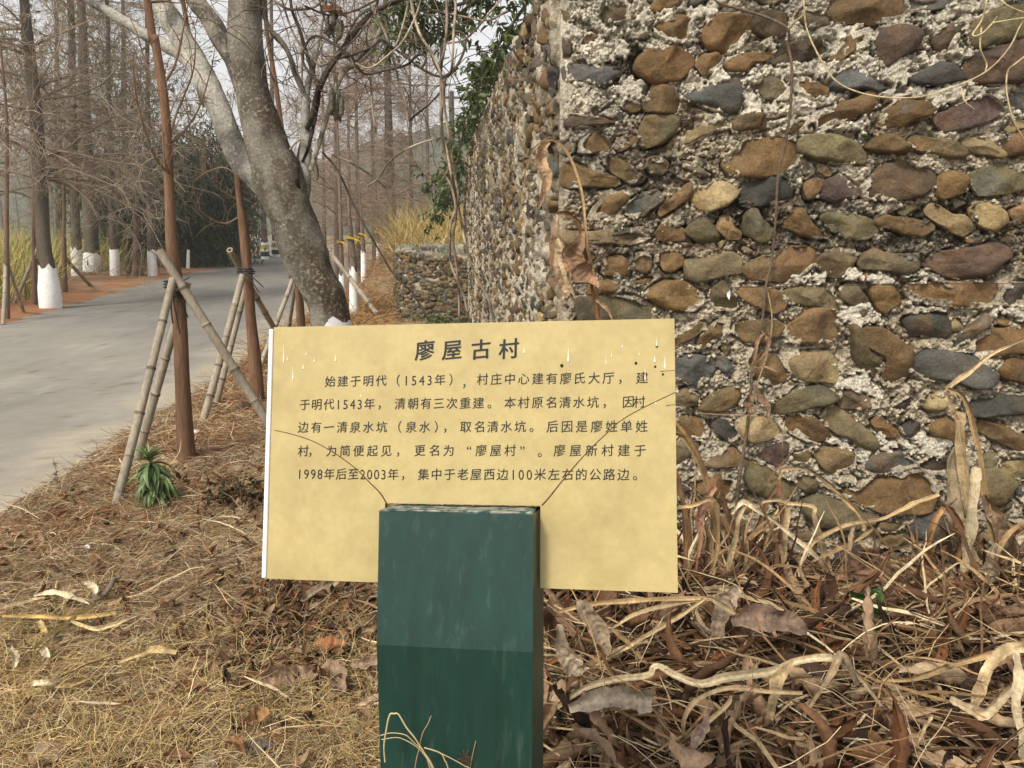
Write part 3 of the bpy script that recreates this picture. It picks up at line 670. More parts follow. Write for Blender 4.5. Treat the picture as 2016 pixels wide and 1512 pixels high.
# the strip that the photograph resolves stone by stone is traced; only what lies outside it is filled
def outside_traced(cx, cy):
    p_ = C0 + WU * cx + UP * cy
    zc = p_[1] * CT - (p_[2] - CAM_H) * ST
    yc = p_[1] * ST + (p_[2] - CAM_H) * CT
    px, py = CXP + F_PX * p_[0] / zc, CYP - F_PX * yc / zc
    if px > 2030 or py < -15: return True
    if py > 1085: return True
    if py > 640 and px < 1325: return True
    if px < 1125: return py > 150
    return rng.random() < .55
face('front', wall, C0, WU, UP, WN, FRONT_L, WALL_H, polys, rng, .0042,
     [(700, .09, .15, .045, .075), (1400, .06, .11, .035, .06), (7000, .028, .06, .02, .038)], outside_traced, 100)
face('side', wall, C0, SU, UP, SN, SIDE_L, WALL_H, [], rng, .02,
     [(1300, .08, .13, .035, .058), (9000, .05, .09, .026, .045), (12000, .025, .055, .018, .032)], lambda a, b: True, 200, lichen=.5, top_white=False)
core = MB()
mid_ = C0 + WU * (FRONT_L / 2) + SU * (SIDE_L / 2)
TH = .42
# solid core behind both faces, and a rough mortar coping with cobbles on its crest
box(core, C0 + WU * (FRONT_L / 2) - WN * (TH / 2 + .075) + UP * (WALL_H / 2 - .06), WU * (FRONT_L / 2 - .08), WN * TH / 2, UP * (WALL_H / 2 - .06), (.33, .3, .25), .02)
box(core, C0 + SU * (SIDE_L / 2 + .25) - SN * (TH / 2 + .08) + UP * (WALL_H / 2 - .065), SU * (SIDE_L / 2 - .27), SN * TH / 2, UP * (WALL_H / 2 - .065), (.33, .3, .25), .02)
core.build('wall_core', M['mortar'], wall)
cop = MB()
for (uu_, nn_, L_) in ((WU, WN, FRONT_L), (SU, SN, SIDE_L)):
    t = np.arange(.08, L_ - .1, .085)
    for i, a in enumerate(t):
        for b in (.03, .16, .29):
            poly = np.stack([.075 * np.cos(np.arange(7) / 7 * 6.283) * rng.uniform(.7, 1.2), .055 * np.sin(np.arange(7) / 7 * 6.283) * rng.uniform(.8, 1.3)], 1)
            stone(cop, poly, C0 + uu_ * (a + rng.uniform(-.02, .02)) - nn_ * (b + rng.uniform(0, .03)) + UP * (WALL_H - .04 + rng.uniform(-.015, .012)), uu_, nn_ * -1., UP, STONE_COL['tgsdkgt'[rng.integers(7)]], rng, 12, .035, seed=i)
ob = cop.build('coping', M['stone'], wall); ob['kind'] = 'stuff'

# ---------------------------------------------------------------- low rounded wall behind, its crest set with broken glass
low = thing('low_stone_wall', 'low rounded pebble wall with broken green glass along its top, beside the far end of the tall wall', 'wall', (-1.5, 13.2, 0))
path_ = spline([(-.63, 12.25, 0), (-1.1, 12.3, 0), (-1.6, 12.42, 0), (-1.88, 12.72, 0), (-1.98, 13.3, 0), (-1.99, 14.4, 0), (-1.9, 15.6, 0), (-1.5, 16.1, 0), (-.9, 16.1, 0)], 260)
hh = np.linspace(0, 1.2, 46)
tang = nrm(np.gradient(path_, axis=0)); nout = np.stack([tang[:, 1], -tang[:, 0], 0 * tang[:, 0]], -1)
nout = -nout if (nout[130] @ np.array([-1, 0, 0])) < 0 else nout
lv, lc = [], []
sarr = np.cumsum(np.r_[0, np.linalg.norm(np.diff(path_, axis=0), axis=1)])
prof = [(0.0, z) for z in hh] + [(-.06, 1.235), (-.14, 1.25), (-.22, 1.235)] + [(-.28, z) for z in hh[::-3]]
for (off, z) in prof:
    dz = np.where(sarr < 1.4, -.10 * (1 - sarr / 1.4), 0)
    q3 = np.stack([sarr, 0 * sarr + z, 0 * sarr + off], -1)
    cell = fbm(q3 * np.array([1, 2.0, 1]), 9, 2, 71)
    bmp = (cell - .5) * .09 + (fbm(q3, 30, 2, 72) - .5) * .02
    base_p = path_ + nout * (off + (bmp if off > -.1 else -bmp))[:, None] + UP * (z * 1.0 + dz * (z / 1.2))[:, None]
    lv.append(base_p)
    cc = lerp((.16, .14, .105), (.36, .31, .225), sstep(.35, .65, cell)[:, None])
    cc = lerp(cc, (.05, .06, .03), (sstep(.5, .7, fbm(q3, 2.0, 3, 73)) * .6)[:, None])
    lc.append(cc)
lm = MB(); lm.add(np.stack(lv), gridq(len(prof), 260), None, np.stack(lc).reshape(-1, 3))
lm.build('wall_body', M['stone'], low)
pb = MB()
for i in range(900):
    k = int(rng.integers(2, 150)); z_ = rng.uniform(.03, 1.2); rx = rng.uniform(.03, .075); ry = rng.uniform(.018, .04)
    th_ = np.arange(7) / 7 * 6.283
    poly = np.stack([rx * np.cos(th_) * rng.uniform(.8, 1.2, 7), ry * np.sin(th_) * rng.uniform(.8, 1.2, 7)], 1)
    dz = -.10 * (1 - sarr[k] / 1.4) * z_ / 1.2 if sarr[k] < 1.4 else 0
    stone(pb, poly, path_[k] + nout[k] * .015 + UP * (z_ + dz), tang[k], UP, nout[k], np.array(STONE_COL['tgsdkgtdg'[rng.integers(9)]]) * 1.15, rng, 10, .026, seed=i)
pbo = pb.build('pebble_facing', M['stone'], low); pbo['kind'] = 'stuff'
gl = MB()
for i in range(110):
    k = rng.integers(2, 258)
    c_ = path_[k] - nout[k] * rng.uniform(.03, .25) + UP * (1.24 - (.10 * (1 - sarr[k] / 1.4) if sarr[k] < 1.4 else 0))
    h_, w_ = rng.uniform(.015, .07), rng.uniform(.01, .04)
    a = rng.uniform(0, 3.1416); e = np.array([math.cos(a), math.sin(a), 0]); f_ = np.array([-e[1], e[0], 0]) * .004
    t1, t2 = c_ + e * rng.uniform(-.3, .1) * w_ + UP * h_, c_ + e * w_ * .8 + UP * h_ * rng.uniform(.4, .8)
    V = [c_ - e * w_ - f_ - UP * .03, c_ + e * w_ - f_ - UP * .03, t2 - f_, t1 - f_, c_ - e * w_ + f_ - UP * .03, c_ + e * w_ + f_ - UP * .03, t2 + f_, t1 + f_]
    gl.add(V, [(0, 1, 2, 3), (7, 6, 5, 4), (0, 4, 5, 1), (1, 5, 6, 2), (2, 6, 7, 3), (3, 7, 4, 0)], None, [(.26, .32, .25), (.18, .26, .18), (.36, .38, .33), (.2, .17, .1)][rng.integers(4)])
o_ = gl.build('broken_glass', M['glass'], low, False); o_['kind'] = 'stuff'
# ================================================================ the village information sign on its green post
YAW, TILT, ROLL = R(-9.7), R(-15.8), R(-2.4)
def Rm(yaw, tilt, roll):
    cr, sr = math.cos(roll), math.sin(roll); A = np.array([[cr, 0, sr], [0, 1, 0], [-sr, 0, cr]])
    ct, st = math.cos(tilt), math.sin(tilt); B = np.array([[1, 0, 0], [0, ct, -st], [0, st, ct]])
    c, s_ = math.cos(yaw), math.sin(yaw); Cc = np.array([[c, -s_, 0], [s_, c, 0], [0, 0, 1]])
    return Cc @ B @ A
SR = Rm(YAW, TILT, ROLL)
SX, SY, SZ = SR[:, 0], SR[:, 1], SR[:, 2]         # board: right, into the board, up
SO = np.array([-.069, 1.071, 1.233]); SW, SH = .60, .378
BT = .012
def board(px, py):
    p_ = on_plane(px, py, SO, SY) - SO
    return p_ @ SX, p_ @ SZ
def on_board(x, z, off=0.0):
    return SO + x * SX + z * SZ - off * SY
sign = thing('information_sign', 'yellow notice board with black Chinese writing on a dark green bent steel post', 'sign', (SO[0], SO[1] + .1, 0))

def sign_paper():
    m = material('yellow_laminate', base=(.43, .345, .15), mott=(16, .09), fine=(80, .06), tint=(.32, .245, .095), tint_scale=11, tint_rng=(.45, .85), rough=.32, spec=.4, bump=(30, .06, .004))
    return m
M['paper'] = sign_paper()
M['ink'] = material('black_ink', base=(.012, .014, .016), mott=(40, .2), fine=(90, 0), rough=.5, bump=None)
M['post'] = material('green_enamel', base=(.006, .034, .026), mott=(7, .15), fine=(40, .2), tint=(.045, .075, .06), tint_scale=75, tint_rng=(.55, .85), rough=.38, spec=.4, bump=(90, .15, .002), stretch=(1, 1, .18))
M['postdust'] = material('dusty_enamel', base=(.02, .06, .048), mott=(20, .3), fine=(90, .3), tint=(.28, .28, .24), tint_scale=70, tint_rng=(.42, .56), rough=.8, bump=(120, .4, .003))
M['white'] = material('white_edge', base=(.78, .76, .76), mott=(12, .06), fine=(50, .05), rough=.5, bump=None)
M['crack'] = material('crack_line', base=(.10, .055, .02), mott=(20, .3), fine=(90, .2), rough=.9, bump=None)

# the board is one sheet slotted over the post: left wing, right wing and the strip above the post
px0, px1, pz0 = board(758, 993)[0], board(1064, 996)[0], board(900, 993)[1]
bm_ = MB()
outl = [(-SW / 2, -SH / 2), (px0, -SH / 2), (px0, pz0), (px1, pz0), (px1, -SH / 2), (SW / 2, -SH / 2), (SW / 2, SH / 2), (-SW / 2, SH / 2)]
def fine_sheet(x0, x1, z0, z1, off):
    nx, nz = 6, 6
    xs, zs = np.linspace(x0, x1, nx), np.linspace(z0, z1, nz)
    return np.array([[on_board(a, b, off) for a in xs] for b in zs])
for (x0, x1, z0, z1) in ((-SW / 2, px0, -SH / 2, pz0), (px1, SW / 2, -SH / 2, pz0), (-SW / 2, px0, pz0, SH / 2), (px0, px1, pz0, SH / 2), (px1, SW / 2, pz0, SH / 2)):
    bm_.add(fine_sheet(x0, x1, z0, z1, 0), gridq(6, 6))
    bm_.add(fine_sheet(x0, x1, z0, z1, -BT), gridq(6, 6)[:, ::-1])
n_ = len(outl)
for i in range(n_):
    a, b = outl[i], outl[(i + 1) % n_]
    bm_.add([on_board(*a), on_board(*b), on_board(*b, -BT), on_board(*a, -BT)], [(3, 2, 1, 0)])
bd = bm_.build('board', M['paper'], sign, False)
e_ = MB()
box(e_, on_board(-SW / 2 - .0035, -.001, -.0045), SX * .0033, SY * .0075, SZ * (SH / 2 - .002), (.8, .8, .8), .0012)
e_.build('edge_strip', M['white'], sign, False)

# writing
_curve = bpy.data.curves.new('writing', 'FONT'); _curve.resolution_u = 3
_tmp = bpy.data.objects.new('writing', _curve); COL.objects.link(_tmp)
_cache = {}
def glyph(ch, bold):
    key = (ch, bold)
    if key in _cache: return _cache[key]
    _curve.body = ch; _curve.offset = bold
    dg = bpy.context.evaluated_depsgraph_get(); dg.update()
    me = bpy.data.meshes.new_from_object(_tmp.evaluated_get(dg))
    V = np.array([v.co[:2] for v in me.vertices]).reshape(-1, 2)
    T = []
    for f_ in me.polygons:
        ix = list(f_.vertices)
        for k in range(1, len(ix) - 1): T.append((ix[0], ix[k], ix[k + 1]))
    bpy.data.meshes.remove(me)
    _cache[key] = (V, T)
    return _cache[key]
HALF = set('0123456789')
NARROW = set('，。（）“”')
def write(mb, text, xa, xb, yc, size, bold=.0, off=.0006):
    """one run of characters from photo x = xa to xb, centred on photo row yc (given at both ends), size in photo pixels"""
    (x0, z0), (x1, z1) = board(xa, yc[0]), board(xb, yc[1])
    u = SW / 797. * size * .98
    adv = [.56 if c in HALF else (.62 if c in NARROW else 1.0) for c in text]
    tot = sum(adv); gap = 0
    n = len(text)
    free = (x1 - x0) - u * tot
    gap = free / (n - 1) if n > 1 else 0
    x = x0 if n > 1 else (x0 + x1) / 2 - u * adv[0] / 2
    for c, a in zip(text, adv):
        V, T = glyph(c, 0)
        if len(V):
            shifts = ((0, 0),) if c in HALF or bold == 0 else (((0, 0), (bold, 0), (-bold, 0), (0, -bold)) if bold > .015 else ((0, 0), (bold, -bold * .5)))
            t = np.clip((x + u * a / 2 - x0) / max(x1 - x0, 1e-6), 0, 1)
            zc = z0 + (z1 - z0) * t
            if c in HALF:
                lo, hi = V.min(0), V.max(0)
                w_ = hi[0] - lo[0]
                Q = np.stack([(V[:, 0] - (lo[0] + hi[0]) / 2) * 1.05 * .92, (V[:, 1] - .36) * 1.12], 1)
            elif c in NARROW:
                lo, hi = V.min(0), V.max(0)
                Q = np.stack([V[:, 0] - (lo[0] + hi[0]) / 2, V[:, 1] - .36], 1)
            else:
                lo, hi = V.min(0), V.max(0)
                Q = np.stack([(V[:, 0] - (lo[0] + hi[0]) / 2) * .96, (V[:, 1] - .36) * .98], 1)
                Q[:, 1] += .085 * Q[:, 0]                 # the strokes of the brush hand climb to the right
                Q[:, 0] += .03 * Q[:, 1] - .10 * np.minimum(Q[:, 1] + .1, 0) * Q[:, 0]
            for k_, (ex, ez) in enumerate(shifts):
                mb.add([on_board(x + u * a / 2 + (q[0] + ex) * u, zc + (q[1] + ez) * u, off + k_ * .00006) for q in Q], None, T)
        x += u * a + gap
t_ = MB()
for ch, x in zip('廖屋古村', (836.5, 890, 947, 1002)):
    write(t_, ch, x - 18, x + 18, (690 - (x - 836) * .018,) * 2, 43, .018)
t_.build('title_text', M['ink'], sign, False)
LINES = [
    [('始建于明代', 639, 762, 751.5, 749.5), ('（1543年）', 777, 895, 749.5, 747.5), ('，', 912, 916, 753, 753), ('村庄中心建有廖氏大厅，', 938, 1229, 747, 744), ('建', 1252, 1276, 744, 744)],
    [('于明代1543年，', 589, 754.5, 797, 795), ('清朝有三次重建。', 776, 971, 795, 793.5), ('本村原名清水坑，', 992, 1198, 793, 792), ('因村', 1224, 1271, 791.5, 791.5)],
    [('边有一清泉水坑', 586, 763, 841.5, 841), ('（泉水），', 780, 884, 841, 840.5), ('取名清水坑。', 905, 1054, 840.5, 840), ('后因是廖姓单姓', 1075, 1276, 840, 839.5)],
    [('村，', 586, 618, 888, 888), ('为简便起见，', 641, 791, 888, 887.5), ('更名为', 815, 895, 887, 887), ('“廖屋村”', 916, 1036, 887, 887), ('。', 1059, 1066, 889, 889), ('廖屋新村建于', 1089, 1273, 887, 887)],
    [('1998年后至2003年，', 584, 801, 933, 934), ('集中于老屋西边100米左右的公路边。', 822, 1258, 934, 934.5)],
]
for ln in LINES:
    lm_ = MB()
    for (tx, a, b, ya, yb) in ln: write(lm_, tx, a, b, (ya, yb), 24.5, .007)
    lm_.build('text_line', M['ink'], sign, False)
bpy.data.objects.remove(_tmp)

def crack(px_pts, wid):
    p_ = spline([(*board(*q), 0) for q in px_pts], 40)
    k_ = MB()
    tubes(k_, np.array([on_board(a, b, .0002) for a, b, _ in p_]), np.interp(np.linspace(0, 1, 40), [0, .6, 1], [wid * .5, wid * .6, wid]), 5, (.1, .06, .02))
    k_.build('crack', M['crack'], sign)
crack([(541, 847), (572, 854), (610, 866), (644, 883), (672, 901), (701, 923), (729, 951), (748, 970), (762, 992)], .0011)
crack([(1330, 772), (1290, 791), (1252, 810), (1221, 829), (1202, 846), (1167, 879), (1138, 910), (1109, 944), (1082, 978), (1067, 995)], .0011)
crack([(1330, 729), (1315, 730), (1300, 731)], .0006)
crack([(1330, 797), (1322, 797), (1312, 799)], .0006)
M['drip'] = material('glue_drip', base=(.82, .76, .60), mott=(30, .1), fine=(60, 0), rough=.25, spec=.5, bump=None)
for (x, ya, yb, wpx) in ((559, 677, 714, 7), (577, 718, 750, 6), (597, 716, 727, 6), (619, 703, 714, 5), (661, 697, 712, 6), (603, 690, 700, 4), (566, 700, 710, 4), (711, 772, 782, 4), (1119, 684, 714, 8), (1309, 701, 727, 7), (1289, 701, 714, 7), (1293, 663, 684, 4), (1270, 722, 750, 5), (1225, 674, 685, 4), (1204, 694, 703, 4), (1032, 682, 696, 5), (1258, 693, 700, 4), (1193, 700, 718, 3), (1291, 788, 796, 4)):
    d_ = MB()
    zz_ = np.linspace(0, 1, 12)
    pts = []
    for t in zz_:
        a, b = board(x, ya + (yb - ya) * t); pts.append(on_board(a, b, .0003))
    wr = np.interp(zz_, [0, .55, .8, .93, 1], [.12, .45, 1, .9, .2]) * wpx * .5 * SW / 797.
    tubes(d_, np.array(pts), wr * .58, 8, (.8, .75, .6), True)
    d_.build('drip', M['drip'], sign)
M['hole'] = material('dark_speck', base=(.02, .017, .01), mott=(30, .1), fine=(60, 0), rough=.9, bump=None)
for (x, y, r_) in ((1106, 720, 3.2), (1252, 715, 2.6), (1305, 737, 2.2), (1293, 682, 2.4), (1290, 722, 2.2)):
    d_ = MB(); a, b = board(x, y); th = np.arange(10) / 10 * 6.283; rr = r_ * SW / 797.
    d_.add([on_board(a + rr * math.cos(t), b + rr * 1.1 * math.sin(t), .0007) for t in th] + [on_board(a, b, .0011)], None, [(i, (i + 1) % 10, 10) for i in range(10)])
    d_.build('screw_hole', M['hole'], sign)

# post: an inclined head that carries the board, bent into an upright shaft
PF = .050                                # how far the post's face stands proud of the board
def pface(px, py): 
    p_ = on_plane(px, py, SO - SY * PF, SY) - SO
    return p_ @ SX, p_ @ SZ
xl, zt = pface(748, 1005); xr, _ = pface(1050, 1004)
xlc, zc_ = pface(740, 1269); xrc, _ = pface(1048, 1269)
PD = .115                                # depth of the tube
hL, hR = .5 * (xl + xlc), .5 * (xr + xrc)
A = [on_board(hL, zt, PF), on_board(hR, zt, PF), on_board(hR, zc_, PF), on_board(hL, zc_, PF)]
SYh = nrm(np.array([SY[0], SY[1], 0])); SXh = nrm(np.array([SX[0], SX[1], 0]))
down = nrm(np.array([0, -.03, -1.0]))
def drop(p_, z): return p_ + down * ((p_[2] - z) / -down[2])
foot = [drop(A[3], -.05), drop(A[2], -.05)]
backt = [a + SY * PD for a in A[:2]]
lowb = [A[3] + SYh * PD * 1.05, A[2] + SYh * PD * 1.05]
def panel(name, pts, thick, mat_, nrm_in, bevel=.002):
    """a sheet-steel panel given by four corners (tl, tr, br, bl) with a folded edge"""
    b_ = MB()
    p = [np.asarray(a, float) for a in pts]
    c = sum(p) / 4
    inner = [a + nrm(c - a) * bevel * 1.6 for a in p]
    inn = [a - nrm_in * 0 for a in inner]
    outp = [a + nrm_in * bevel for a in p]
    N = 10
    g_ = np.array([[inn[0] * (1 - s_) * (1 - t) + inn[1] * s_ * (1 - t) + inn[2] * s_ * t + inn[3] * (1 - s_) * t for s_ in np.linspace(0, 1, N)] for t in np.linspace(0, 1, N)])
    b_.add(g_, gridq(N, N)[:, ::-1])
    b_.add(inn + outp + [a + nrm_in * thick for a in p], [(0, 1, 5, 4), (1, 2, 6, 5), (2, 3, 7, 6), (3, 0, 4, 7), (4, 5, 9, 8), (5, 6, 10, 9), (6, 7, 11, 10), (7, 4, 8, 11), (8, 9, 10, 11)])
    return b_.build(name, mat_, sign, False)
post = MB()
Fv = A + [foot[1], foot[0]]
# side walls and back of the tube as one closed body just inside the front panels
ins_ = .0015
fr = [A[0] + SY * ins_, A[1] + SY * ins_, A[2] + SYh * ins_, foot[1] + SYh * ins_, foot[0] + SYh * ins_, A[3] + SYh * ins_]
bk = [A[0] + SY * PD, A[1] + SY * PD, A[2] + SYh * PD, foot[1] + SYh * PD * 1.25, foot[0] + SYh * PD * 1.25, A[3] + SYh * PD]
post.add(fr + bk, [(1, 7, 8, 2), (2, 8, 9, 3), (0, 5, 11, 6), (5, 4, 10, 11), (6, 11, 8, 7), (11, 10, 9, 8)])
post.build('post_tube', M['post'], sign, False)
panel('post_head', A, .004, M['post'], SY, .00002)
panel('post_shaft', [A[3], A[2], foot[1], foot[0]], .004, M['post'], SYh, .00002)
up_s = nrm(np.cross(SY, SX)) if np.cross(SY, SX)[2] > 0 else nrm(np.cross(SX, SY))
panel('post_cap', [A[0] + SY * (PF + .02) + up_s * .004 + SX * .004, A[1] + SY * (PF + .02) + up_s * .004 - SX * .004, A[1] + up_s * .0015, A[0] + up_s * .0015], .003, M['postdust'], -up_s)
# ================================================================ TREES
rng = np.random.default_rng(11)
GREY_BARK, RED_BARK, TWIG = (.11, .093, .07), (.17, .098, .06), (.29, .23, .17)
def trunk_pts(px, Y, extra=0.0):
    pts = [P(a, b, Y) for a, b in px]
    if extra:
        d = nrm(pts[-1] - pts[-2]); pts.append(pts[-1] + d * extra)
    return np.array(pts)
def crown(mb, tp, rng, z0, z1, nb, L0, dens=(8, 6), colr=TWIG, up=.25, droop=-.10, r0=.018, thin=1.0):
    """bare fine branching along a trunk line tp between heights z0 and z1"""
    sp = spline(tp, 80)
    zs = rng.uniform(z0, z1, nb) if nb else []
    k = np.clip(np.searchsorted(sp[:, 2], zs), 0, 79)
    a = rng.uniform(0, 6.283, nb)
    t = (zs - z0) / max(z1 - z0, .1)
    D = np.stack([np.cos(a), np.sin(a), np.full(nb, up) + rng.normal(0, .15, nb)], -1)
    L = L0 * (1 - .55 * t) * rng.uniform(.55, 1.15, nb)
    B = grow(sp[k], D, L, 9, rng, .13, droop * .35)
    tubes(mb, B, np.linspace(1, .25, 9)[None] * r0 * (1 - .4 * t)[:, None] * thin, 5, pick(rng, [colr, tuple(c * .75 for c in colr)], nb, .2))
    n2 = nb * dens[0]
    bi = np.repeat(np.arange(nb), dens[0]); j = rng.integers(1, 9, n2)
    D2 = nrm(nrm(B[bi, np.minimum(j + 0, 8)] - B[bi, j - 1]) + rng.normal(0, .75, (n2, 3)))
    B2 = grow(B[bi, j], D2, L[bi] * rng.uniform(.2, .5, n2), 6, rng, .2, droop * .9)
    tubes(mb, B2, np.linspace(1, .35, 6)[None] * r0 * .36 * thin, 3, pick(rng, [colr, tuple(c * 1.3 for c in colr)], n2, .25))
    n3 = n2 * dens[1]
    bi = np.repeat(np.arange(n2), dens[1]); j = rng.integers(1, 6, n3)
    D3 = nrm(nrm(B2[bi, j] - B2[bi, j - 1]) * .7 + rng.normal(0, .7, (n3, 3)))
    B3 = grow(B2[bi, j], D3, rng.uniform(.1, .38, n3) * (L0 / 2.0) ** .5, 4, rng, .25, droop * 1.5)
    tubes(mb, B3, np.linspace(1, .5, 4)[None] * r0 * .17 * thin, 3, pick(rng, [colr, tuple(c * 1.45 for c in colr), tuple(c * .8 for c in colr)], n3, .25))
def bare_tree(label, px, Y, wpx, top_h, z0, nb, L0, group, wash=None, colr=TWIG, barkc=GREY_BARK, dens=(8, 6), bands=False, name='bare_redwood', r0=.018, up=.25, flare=1.04):
    base = G(*px[0]) if False else P(px[0][0], px[0][1], Y)
    base[2] = ground_z(np.array(base[0]), np.array(base[1])) - .05
    pts = [base] + [P(a, b, Y) for a, b in px[1:]]
    d = nrm(pts[-1] - pts[-2]); d[0] *= .35; d = nrm(d)
    if pts[-1][2] < top_h: pts.append(pts[-1] + d * (top_h - pts[-1][2]))
    pts = np.array(pts)
    zc = Y / CT
    rad = [w_ / 2 * zc / F_PX for w_ in wpx]
    o = thing(name, label, 'tree', base, group)
    sp = spline(pts, 60)
    hz = [p_[2] for p_ in pts]
    rr = np.interp(sp[:, 2], [pts[0][2], pts[0][2] + .35] + [p_[2] for p_ in pts[1:len(rad)]] + [top_h], [rad[0] * flare, rad[0] * 1.05] + rad[1:] + [.015])
    mb = MB(); n = 60
    i0 = len(mb.v); tubes(mb, sp, rr, 12, barkc)
    V = mb.v[0].reshape(n, 12, 3); dd = V - sp[:, None, :]
    k = 1 + .36 * (fbm(V * np.array([1, 1, .25]), 9, 3, int(Y * 10)) - .5)
    mb.v[0] = (sp[:, None, :] + dd * k[..., None]).reshape(-1, 3)
    mb.c[0] = mb.c[0] * (.65 + .7 * fbm(mb.v[0], 3, 3, 5))[:, None]
    mb.build('trunk', M['barkv'], o)
    if wash is not None:
        ztop = P(px[0][0], wash, Y)[2]
        zz_ = np.linspace(base[2], ztop, 14)
        s2 = np.stack([np.interp(zz_, sp[:, 2], sp[:, a]) for a in range(3)], -1)
        r2 = np.interp(zz_, sp[:, 2], rr) * 1.10 + .004
        wb = MB(); tubes(wb, s2, r2, 14, (.8, .8, .78))
        V = wb.v[0].reshape(14, 14, 3); dd = V - s2[:, None, :]
        V = s2[:, None, :] + dd * (1 + .14 * (fbm(V * np.array([1, 1, .3]), 9, 3, 3) - .5))[..., None]
        V[-1, :, 2] += rng.uniform(-.07, .05, 14); V[-2, :, 2] -= .02
        wb.v[0] = V.reshape(-1, 3)
        wb.build('whitewash', M['lime'], o)
        if bands:
            for a_, b_ in ((.28, .52), (.66, .86)):
                bb = MB(); zb = np.linspace(base[2] + (ztop - base[2]) * a_, base[2] + (ztop - base[2]) * b_, 4)
                tubes(bb, np.stack([np.interp(zb, sp[:, 2], sp[:, a]) for a in range(3)], -1), np.interp(zb, zz_, r2) * 1.12, 14, (.035, .033, .03) if a_ < .5 else (.5, .36, .05))
                bb.build('painted_band', M['paint'], o)
    if nb:
        cb = MB(); crown(cb, pts, rng, z0, top_h * .96, nb, L0, dens, colr, r0=r0, up=up)
        cb.build('crown', M['twig'], o)
    return o
AV = 'bare redwoods along the far side of the road'
bare_tree('thick bare redwood with broad white painted foot, nearest of those across the road at left', [(100, 603), (93, 520), (86, 473), (73, 258), (60, 129), (47, 0)], 15.2, [34, 26, 25, 22, 20, 15], 11, 2.2, 80, 3.0, AV, wash=522, dens=(12, 9), r0=.03)
bare_tree('bare redwood with narrow white foot, just left of the broadest white foot', [(151, 544), (150, 488), (148, 430), (142, 172), (138, 0)], 24.5, [17, 17, 15, 13, 11], 14, 2.6, 46, 3.2, AV, wash=488, dens=(12, 9), r0=.03)
bare_tree('bare redwood with short broad white foot standing behind two narrower ones', [(182, 538), (181, 499), (176, 408), (165, 172), (160, 0)], 26.5, [28, 28, 24, 18, 13], 15, 2.6, 50, 3.4, AV, wash=499, dens=(12, 9), r0=.03)
bare_tree('slim bare redwood with white foot between the broadest white foot and the dark bamboo', [(226, 543), (225, 491), (221, 430), (214, 200), (210, 0)], 25, [15, 15, 11, 8, 7], 13, 2.4, 40, 3.0, AV, wash=491, dens=(12, 9))
bare_tree('slim bare redwood with white foot in front of the dark bamboo', [(300, 542), (298, 491), (294, 430), (291, 250), (288, 0)], 25.5, [15, 13, 10, 8, 6], 13, 2.2, 46, 3.2, AV, wash=491, dens=(12, 9))
bare_tree('distant bare redwood with black banded white foot beside the bend of the road', [(522, 507), (521, 478), (519, 430), (514, 200), (512, 0)], 41, [12, 12, 10, 8, 6], 15, 3, 36, 3.6, AV, wash=477, bands=True, dens=(7, 6), r0=.03)
bare_tree('distant bare redwood with black banded white foot close to the leaning trunk', [(543, 501), (542, 475), (540, 430), (536, 200), (534, 0)], 44, [12, 12, 10, 8, 6], 15, 3, 36, 3.6, AV, wash=474, bands=True, dens=(7, 6), r0=.03)
for i, (x, yb, Yd, lab) in enumerate([(-10, 560, 21, 'bare redwood at the left margin behind the tall yellow grass'), (250, 505, 34, 'bare redwood half hidden behind the slim white footed trunks'), (118, 512, 33, 'far bare redwood between the two thickest trunks across the road')]):
    bare_tree(lab, [(x, yb), (x - 2, 420), (x - 6, 200), (x - 8, 0)], Yd, [14, 12, 9, 6], 14, 2.2, 60, 3.4, AV, dens=(12, 9), r0=.024)
RV = 'bare redwoods beyond the low pebble wall'
bare_tree('big bare redwood with thick dark trunk rising behind the yellow grass bank', [(776, 500), (772, 468), (765, 236), (760, 43), (758, 0)], 25, [24, 21, 14, 10, 8], 13.5, 2.0, 110, 3.0, RV, colr=(.27, .21, .16), dens=(12, 9), up=.12, r0=.02)
for (x, yb, Yd, w_, tp, lab) in [(664, 545, 19, 11, 8, 'slender rust brown young redwood just right of the leaning trunk'), (640, 520, 27, 8, 9, 'thin young redwood glimpsed beside the forked vine branch'), (706, 520, 22, 10, 8.5, 'young redwood with rusty crown left of the big dark trunk'),
                             (737, 505, 28, 9, 9.5, 'thin rusty redwood close to the left of the big dark trunk'), (812, 500, 30, 10, 9.5, 'hazy redwood right of the big dark trunk'), (845, 500, 38, 10, 10, 'hazy distant redwood beside the hanging vine'), (690, 500, 36, 9, 11, 'far hazy redwood in the gap above the yellow ribbons'), (600, 500, 46, 9, 13, 'far hazy redwood behind the leaning trunk')]:
    bare_tree(lab, [(x, yb), (x - 2, 430), (x - 4, 250), (x - 6, 100)], Yd, [w_, w_ * .8, w_ * .6, w_ * .35], tp, 1.4, 60, 2.2, RV, colr=(.29, .215, .16), barkc=(.15, .115, .09), dens=(9, 8), up=.3)

